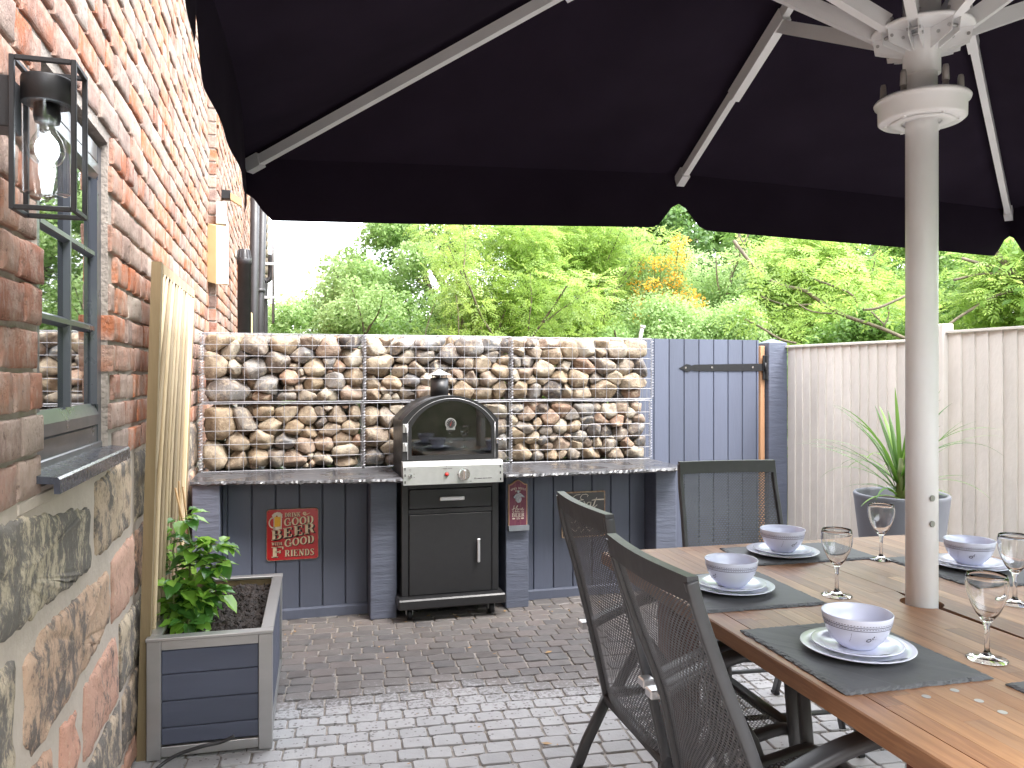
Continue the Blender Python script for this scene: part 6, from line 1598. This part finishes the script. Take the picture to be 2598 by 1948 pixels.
def limb(mb, p, d, L, r, depth, rr, out):
    n = 5; pts = [p]; dd = d.copy()
    for i in range(n): dd = (dd + Vector((rr.uniform(-.16,.16), rr.uniform(-.16,.16), rr.uniform(-.04,.16)))).normalized(); pts.append(pts[-1] + dd*L/n)
    mb.tube(pts, [r*(1-.5*i/n) for i in range(n+1)], 6, caps=False); out.append((pts[-1], L)); out.append((pts[3], L))
    if depth:
        for _ in range(rr.choice((2,3))):
            i = rr.choice((2,3,4,5)); e = (dd + Vector((rr.uniform(-.9,.9), rr.uniform(-.9,.9), rr.uniform(-.1,.6)))).normalized(); limb(mb, pts[i], e, L*rr.uniform(.5,.72), r*.5, depth-1, rr, out)
def tree(name, label, cat, x, y, h, spread, mat, n, size, seed, kind='round', cz=None, clump=0.45, base=0.0, trunk_r=0.07, nclump=26, asp=.5, group=None, multi=1):
    rr = random.Random(seed); t = thing(name, label, cat, (x, y, 0), 0, group); mb = MB(); out = []
    for s in range(multi): limb(mb, Vector((x+rr.uniform(-.15,.15)*(multi>1), y, 0)), Vector((rr.uniform(-.15,.15)*multi,rr.uniform(-.1,.1),1)).normalized(), h*.55, trunk_r, 2, rr, out)
    mb.build('trunk', MT['bark'], t); C = []; Rr = []
    for _ in range(nclump):
        a = rr.uniform(0, 6.283); q = math.sqrt(rr.random()); zf = rr.random(); w = math.sin(math.pi*min(.12+zf*.9, 1))**.6
        C.append((x + spread*q*w*math.cos(a), y + spread*.8*q*w*math.sin(a), base + (h-base)*(0.05+.9*zf))); Rr.append(clump*rr.uniform(.6,1.25))
    for p, L in out:
        if p.z < h*1.05 and rr.random() < .7: C.append(tuple(p)); Rr.append(clump*rr.uniform(.4,.8))
    if kind == 'pinnate': pinnate('crown', mat, t, C, Rr, n, size, seed)
    else: leaves('crown', mat, t, C, Rr, n, size, seed, asp)
    return t
def atp(px, t):  # ground point seen at column px, distance t along the view axis
    a = (px-1299)/2000; return ((0.27396 + a*0.96174)*t, (0.96174 - a*0.27396)*t)
def T(px, t_, top_py, *a, **k):
    x, y = atp(px, t_); h = 1.36 + (955-top_py)/2000*t_; return (x, y, h)
grpb = 'trees and shrubs beyond the garden boundary'
# distant low growth on the left, rising to the right
for i, (px, d, top, sp, n, lab) in enumerate((
    (700, 17, 800, 1.2, 9000, 'low pale green bush touching the corner of the house'),
    (800, 15, 735, 1.5, 16000, 'loose light green bush under the open sky, left of the trees'),
    (905, 13, 675, 1.3, 18000, 'airy hawthorn bush stepping up towards the trees'))):
    x, y, h = T(px, d, top); tree('bush', lab, 'bush', x, y, h, sp, 'leaf_fine', n, .085, 31+i, clump=.42, nclump=24, base=.3, trunk_r=.05)
x, y, h = T(1010, 11.5, 560); tree('hawthorn_tree', 'thin branched hawthorn with sparse sprays against the white sky', 'tree', x-.1, y, h+.1, 1.05, 'leaf_fine', 20000, .062, 41, clump=.28, nclump=30, base=1.2, trunk_r=.07)
x, y, h = T(930, 10.5, 760); tree('bush', 'dense green bush right behind the left gabions', 'bush', x, y, h, .95, 'leaf_fine', 26000, .055, 42, clump=.33, nclump=30, base=.6, trunk_r=.05)
x, y, h = T(1165, 12.5, 330); tree('ivy_tree', 'dark ivy-covered tree trunk rising behind the ash saplings', 'tree', x, y, h, .75, 'leaf_dark', 26000, .07, 43, clump=.42, nclump=32, base=.3, trunk_r=.14)
x, y, h = T(1130, 10.0, 740); tree('bush', 'mid green bush below the dark ivy tree', 'bush', x, y, h, .8, 'leaf_hedge', 22000, .055, 44, clump=.32, nclump=26, base=.6)
x, y, h = T(1300, 8.8, 520); tree('ash_sapling', 'yellow-green ash saplings with several thin stems in the middle', 'tree', x, y, h, .80, 'leaf_ash', 9500, .115, 45, 'pinnate', clump=.34, nclump=30, base=1.1, trunk_r=.032, multi=4)
x, y, h = T(1470, 9.3, 540); tree('ash_sapling', 'bright ash sapling right of centre, left of the orange flowers', 'tree', x, y, h, .60, 'leaf_ash', 7500, .115, 46, 'pinnate', clump=.34, nclump=22, base=1.1, trunk_r=.032, multi=3)
x, y, h = T(1470, 11.5, 420); tree('bush', 'tall fresh green thicket behind the right ash sapling', 'bush', x, y, h, 1.2, 'leaf_hedge', 30000, .07, 47, clump=.42, nclump=34, base=.6)
# orange broom
x, y = atp(1690, 9.4); br = thing('broom_shrub', 'broom shrub covered in orange-yellow flowers', 'shrub', (x, y, 0))
rr = random.Random(9); C = []; Rr = []; mb = MB()
for k in range(46):
    a = rr.uniform(-.34,.34); z = 1.36 + rr.uniform(.85, 1.62)*(1-abs(a)*.75)*1.0; C.append((x+a*1.1, y+rr.uniform(-.3,.2), z)); Rr.append(rr.uniform(.06,.13)); mb.tube([(x+a*.3,y,.5),(x+a*.8,y,z*.7),C[-1]], .006, 4, caps=False)
mb.build('stems', MT['stem'], br); leaves('flowers', 'flower', br, C, Rr, 3600, .030, 71, .6); leaves('foliage', 'leaf_fine', br, [(c[0]+.03,c[1]+.12,c[2]-.15) for c in C], [r_*2.0 for r_ in Rr], 12000, .038, 72, .35)
x, y, h = T(1640, 12, 480); tree('bush', 'dark green growth behind the orange flowering shrub', 'bush', x, y, h, 1.3, 'leaf_dark', 26000, .08, 48, clump=.45, nclump=30, base=.4)
x, y, h = T(1830, 9.8, 610); tree('bush', 'fine-leaved pale green shrub right of the orange flowers', 'bush', x, y, h, .75, 'leaf_fine', 42000, .036, 49, clump=.32, nclump=34, base=.8, asp=.6)
x, y, h = T(1690, 8.6, 770); tree('bush', 'fine-leaved low shrub just behind the grey gate', 'bush', x, y, h, .85, 'leaf_fine', 40000, .034, 50, clump=.27, nclump=34, base=.8, asp=.6)
x, y, h = T(1880, 8.2, 790); tree('bush', 'fine-leaved low shrub behind the gate post', 'bush', x, y, h, .7, 'leaf_fine', 26000, .034, 51, clump=.25, nclump=26, base=.8, asp=.6)
x, y, h = T(2080, 9.4, 560); tree('rowan_tree', 'spreading tree with pinnate leaves above the pale fence', 'tree', x, y, h, 1.15, 'leaf_ash', 11000, .125, 52, 'pinnate', clump=.38, nclump=36, base=1.2, trunk_r=.05, multi=2)
x, y, h = T(2050, 11.5, 480); tree('bush', 'deep green thicket behind the spreading tree', 'bush', x, y, h, 1.7, 'leaf_hedge', 42000, .07, 53, clump=.45, nclump=44, base=.6)
x, y, h = T(2420, 9.8, 480); tree('bush', 'fresh green thicket above the right fence panel', 'bush', x, y, h, 1.5, 'leaf_hedge', 40000, .062, 54, clump=.42, nclump=40, base=.6)
x, y, h = T(2560, 7.2, 640); tree('rowan_tree', 'pinnate-leaved tree at the right edge above the fence post', 'tree', x, y, h, .75, 'leaf_ash', 4200, .13, 55, 'pinnate', clump=.33, nclump=22, base=1.5, trunk_r=.045)
x, y, h = T(2200, 8.0, 800); tree('bush', 'low dark leaves just above the pale fence capping', 'bush', x, y, h, .9, 'leaf_hedge', 22000, .05, 56, clump=.27, nclump=26, base=1.0)
# bare crossing branches over the fence
bb = thing('arching_branch', 'bare pale branches arching across the leaves above the fence', 'branch', (5.2,6.0,0))
def wp(px, py, t_): x, y = atp(px, t_); return Vector((x, y, 1.36 + (955-py)/2000*t_))
for i, (pts, r) in enumerate(((((2300,860,7.0),(2230,830,7.1),(2130,795,7.2),(2060,750,7.3),(2035,735,7.3),(1960,715,7.4),(1900,660,7.5),(1862,610,7.6)), .017), (((2060,772,7.2),(1990,772,7.3),(1930,752,7.3)), .008), (((2130,795,7.2),(2060,790,7.2),(2010,760,7.2)), .007),
    (((2175,768,7.2),(2150,740,7.2),(2060,705,7.3),(2010,670,7.4)), .010), (((2190,785,7.0),(2230,780,6.9),(2320,740,6.9)), .012), (((2020,870,6.9),(1980,860,7.0),(1930,830,7.1),(1890,810,7.1)), .010), (((2240,830,7.1),(2255,800,7.1),(2250,770,7.1)), .008), (((2245,825,7.0),(2210,790,7.0)), .007))):
    mb = MB(); mb.tube(catm([wp(*q) for q in pts], 4), r, 7); mb.build('branch', MT['bark'], bb)
C = [wp(px, py, 7.15) for px, py in ((1900,660),(1960,700),(2000,640),(2060,690),(1890,800),(1930,740),(2100,650),(2180,700),(2230,760),(2030,800),(1975,850),(1945,790),(2140,740))]
pinnate('leaves', 'leaf_ash', bb, [tuple(c) for c in C], [.16]*len(C), 330, .15, 80)
b2 = thing('arching_branch', 'thick bare branch crossing behind the parasol at the right edge', 'branch', (6.2,5.0,0))
for pts, r in ((((2640,740,7.0),(2598,715,7.0),(2560,680,7.0),(2520,635,7.1)), .030), (((2570,690,7.0),(2500,672,7.0),(2440,655,7.1)), .014), (((2590,700,7.0),(2500,694,7.0),(2420,710,7.0)), .012), (((2620,735,7.0),(2540,745,7.0),(2440,800,7.0),(2400,830,7.0)), .013)):
    mb = MB(); mb.tube(catm([wp(*q) for q in pts], 4), r, 7); mb.build('branch', MT['bark'], b2)
# woodland mass farther back and outside the frame on both sides: reads as one body
wood = [];wr = []; rr = random.Random(3)
for k in range(120):
    px = rr.uniform(1330, 3100); t_ = rr.uniform(13, 17); x, y = atp(px, t_); wood.append((x, y, rr.uniform(.4, 5.2 + (px-1080)/900))); wr.append(rr.uniform(.8,1.3))
o = leaves('distant_trees', 'leaf_hedge', None, wood, wr, 150000, .13, 90, .55, shell=.4); o['kind'] = 'stuff'; o['label'] = 'dense green woodland rising behind the garden trees'; o['category'] = 'woodland'
wood = []; wr = []
for k in range(60): wood.append((rr.uniform(6.0, 9.5), rr.uniform(-4, 6.5), rr.uniform(.5, 3.0))); wr.append(rr.uniform(.7,1.1))
for k in range(50): wood.append((rr.uniform(-1, 7), rr.uniform(-7.5,-4.6), rr.uniform(.5, 3.4))); wr.append(rr.uniform(.7,1.1))
o = leaves('hedge', 'leaf_hedge', None, wood, wr, 70000, .12, 91, .55, shell=.4); o['kind'] = 'stuff'; o['label'] = 'green hedges beyond the fence and behind the camera'; o['category'] = 'hedge'

# leaf litter and grit lying on the setts
mb = MB(); rr = random.Random(77)
for k in range(150):
    x, y = rr.uniform(-.05, 3.2), rr.uniform(2.6, 4.42) if k % 3 else rr.uniform(4.30, 4.44); s = rr.uniform(.003, .010) if k % 8 else rr.uniform(.012,.022); a = rr.uniform(0, 6.28); mb.cur = rr.random()
    p = [(math.cos(a+t)*s*q, math.sin(a+t)*s*q) for t, q in ((0,1.2),(1.4,.45),(3.14,1.0),(4.8,.5))]
    mb.poly([(x+u, y+v_, .0045+rr.uniform(0,.003)) for u, v_ in p])
o = mb.build('leaf_litter', MT['cane']); o['kind'] = 'stuff'; o['label'] = 'scattered dead leaf bits on the wet setts'; o['category'] = 'leaf litter'
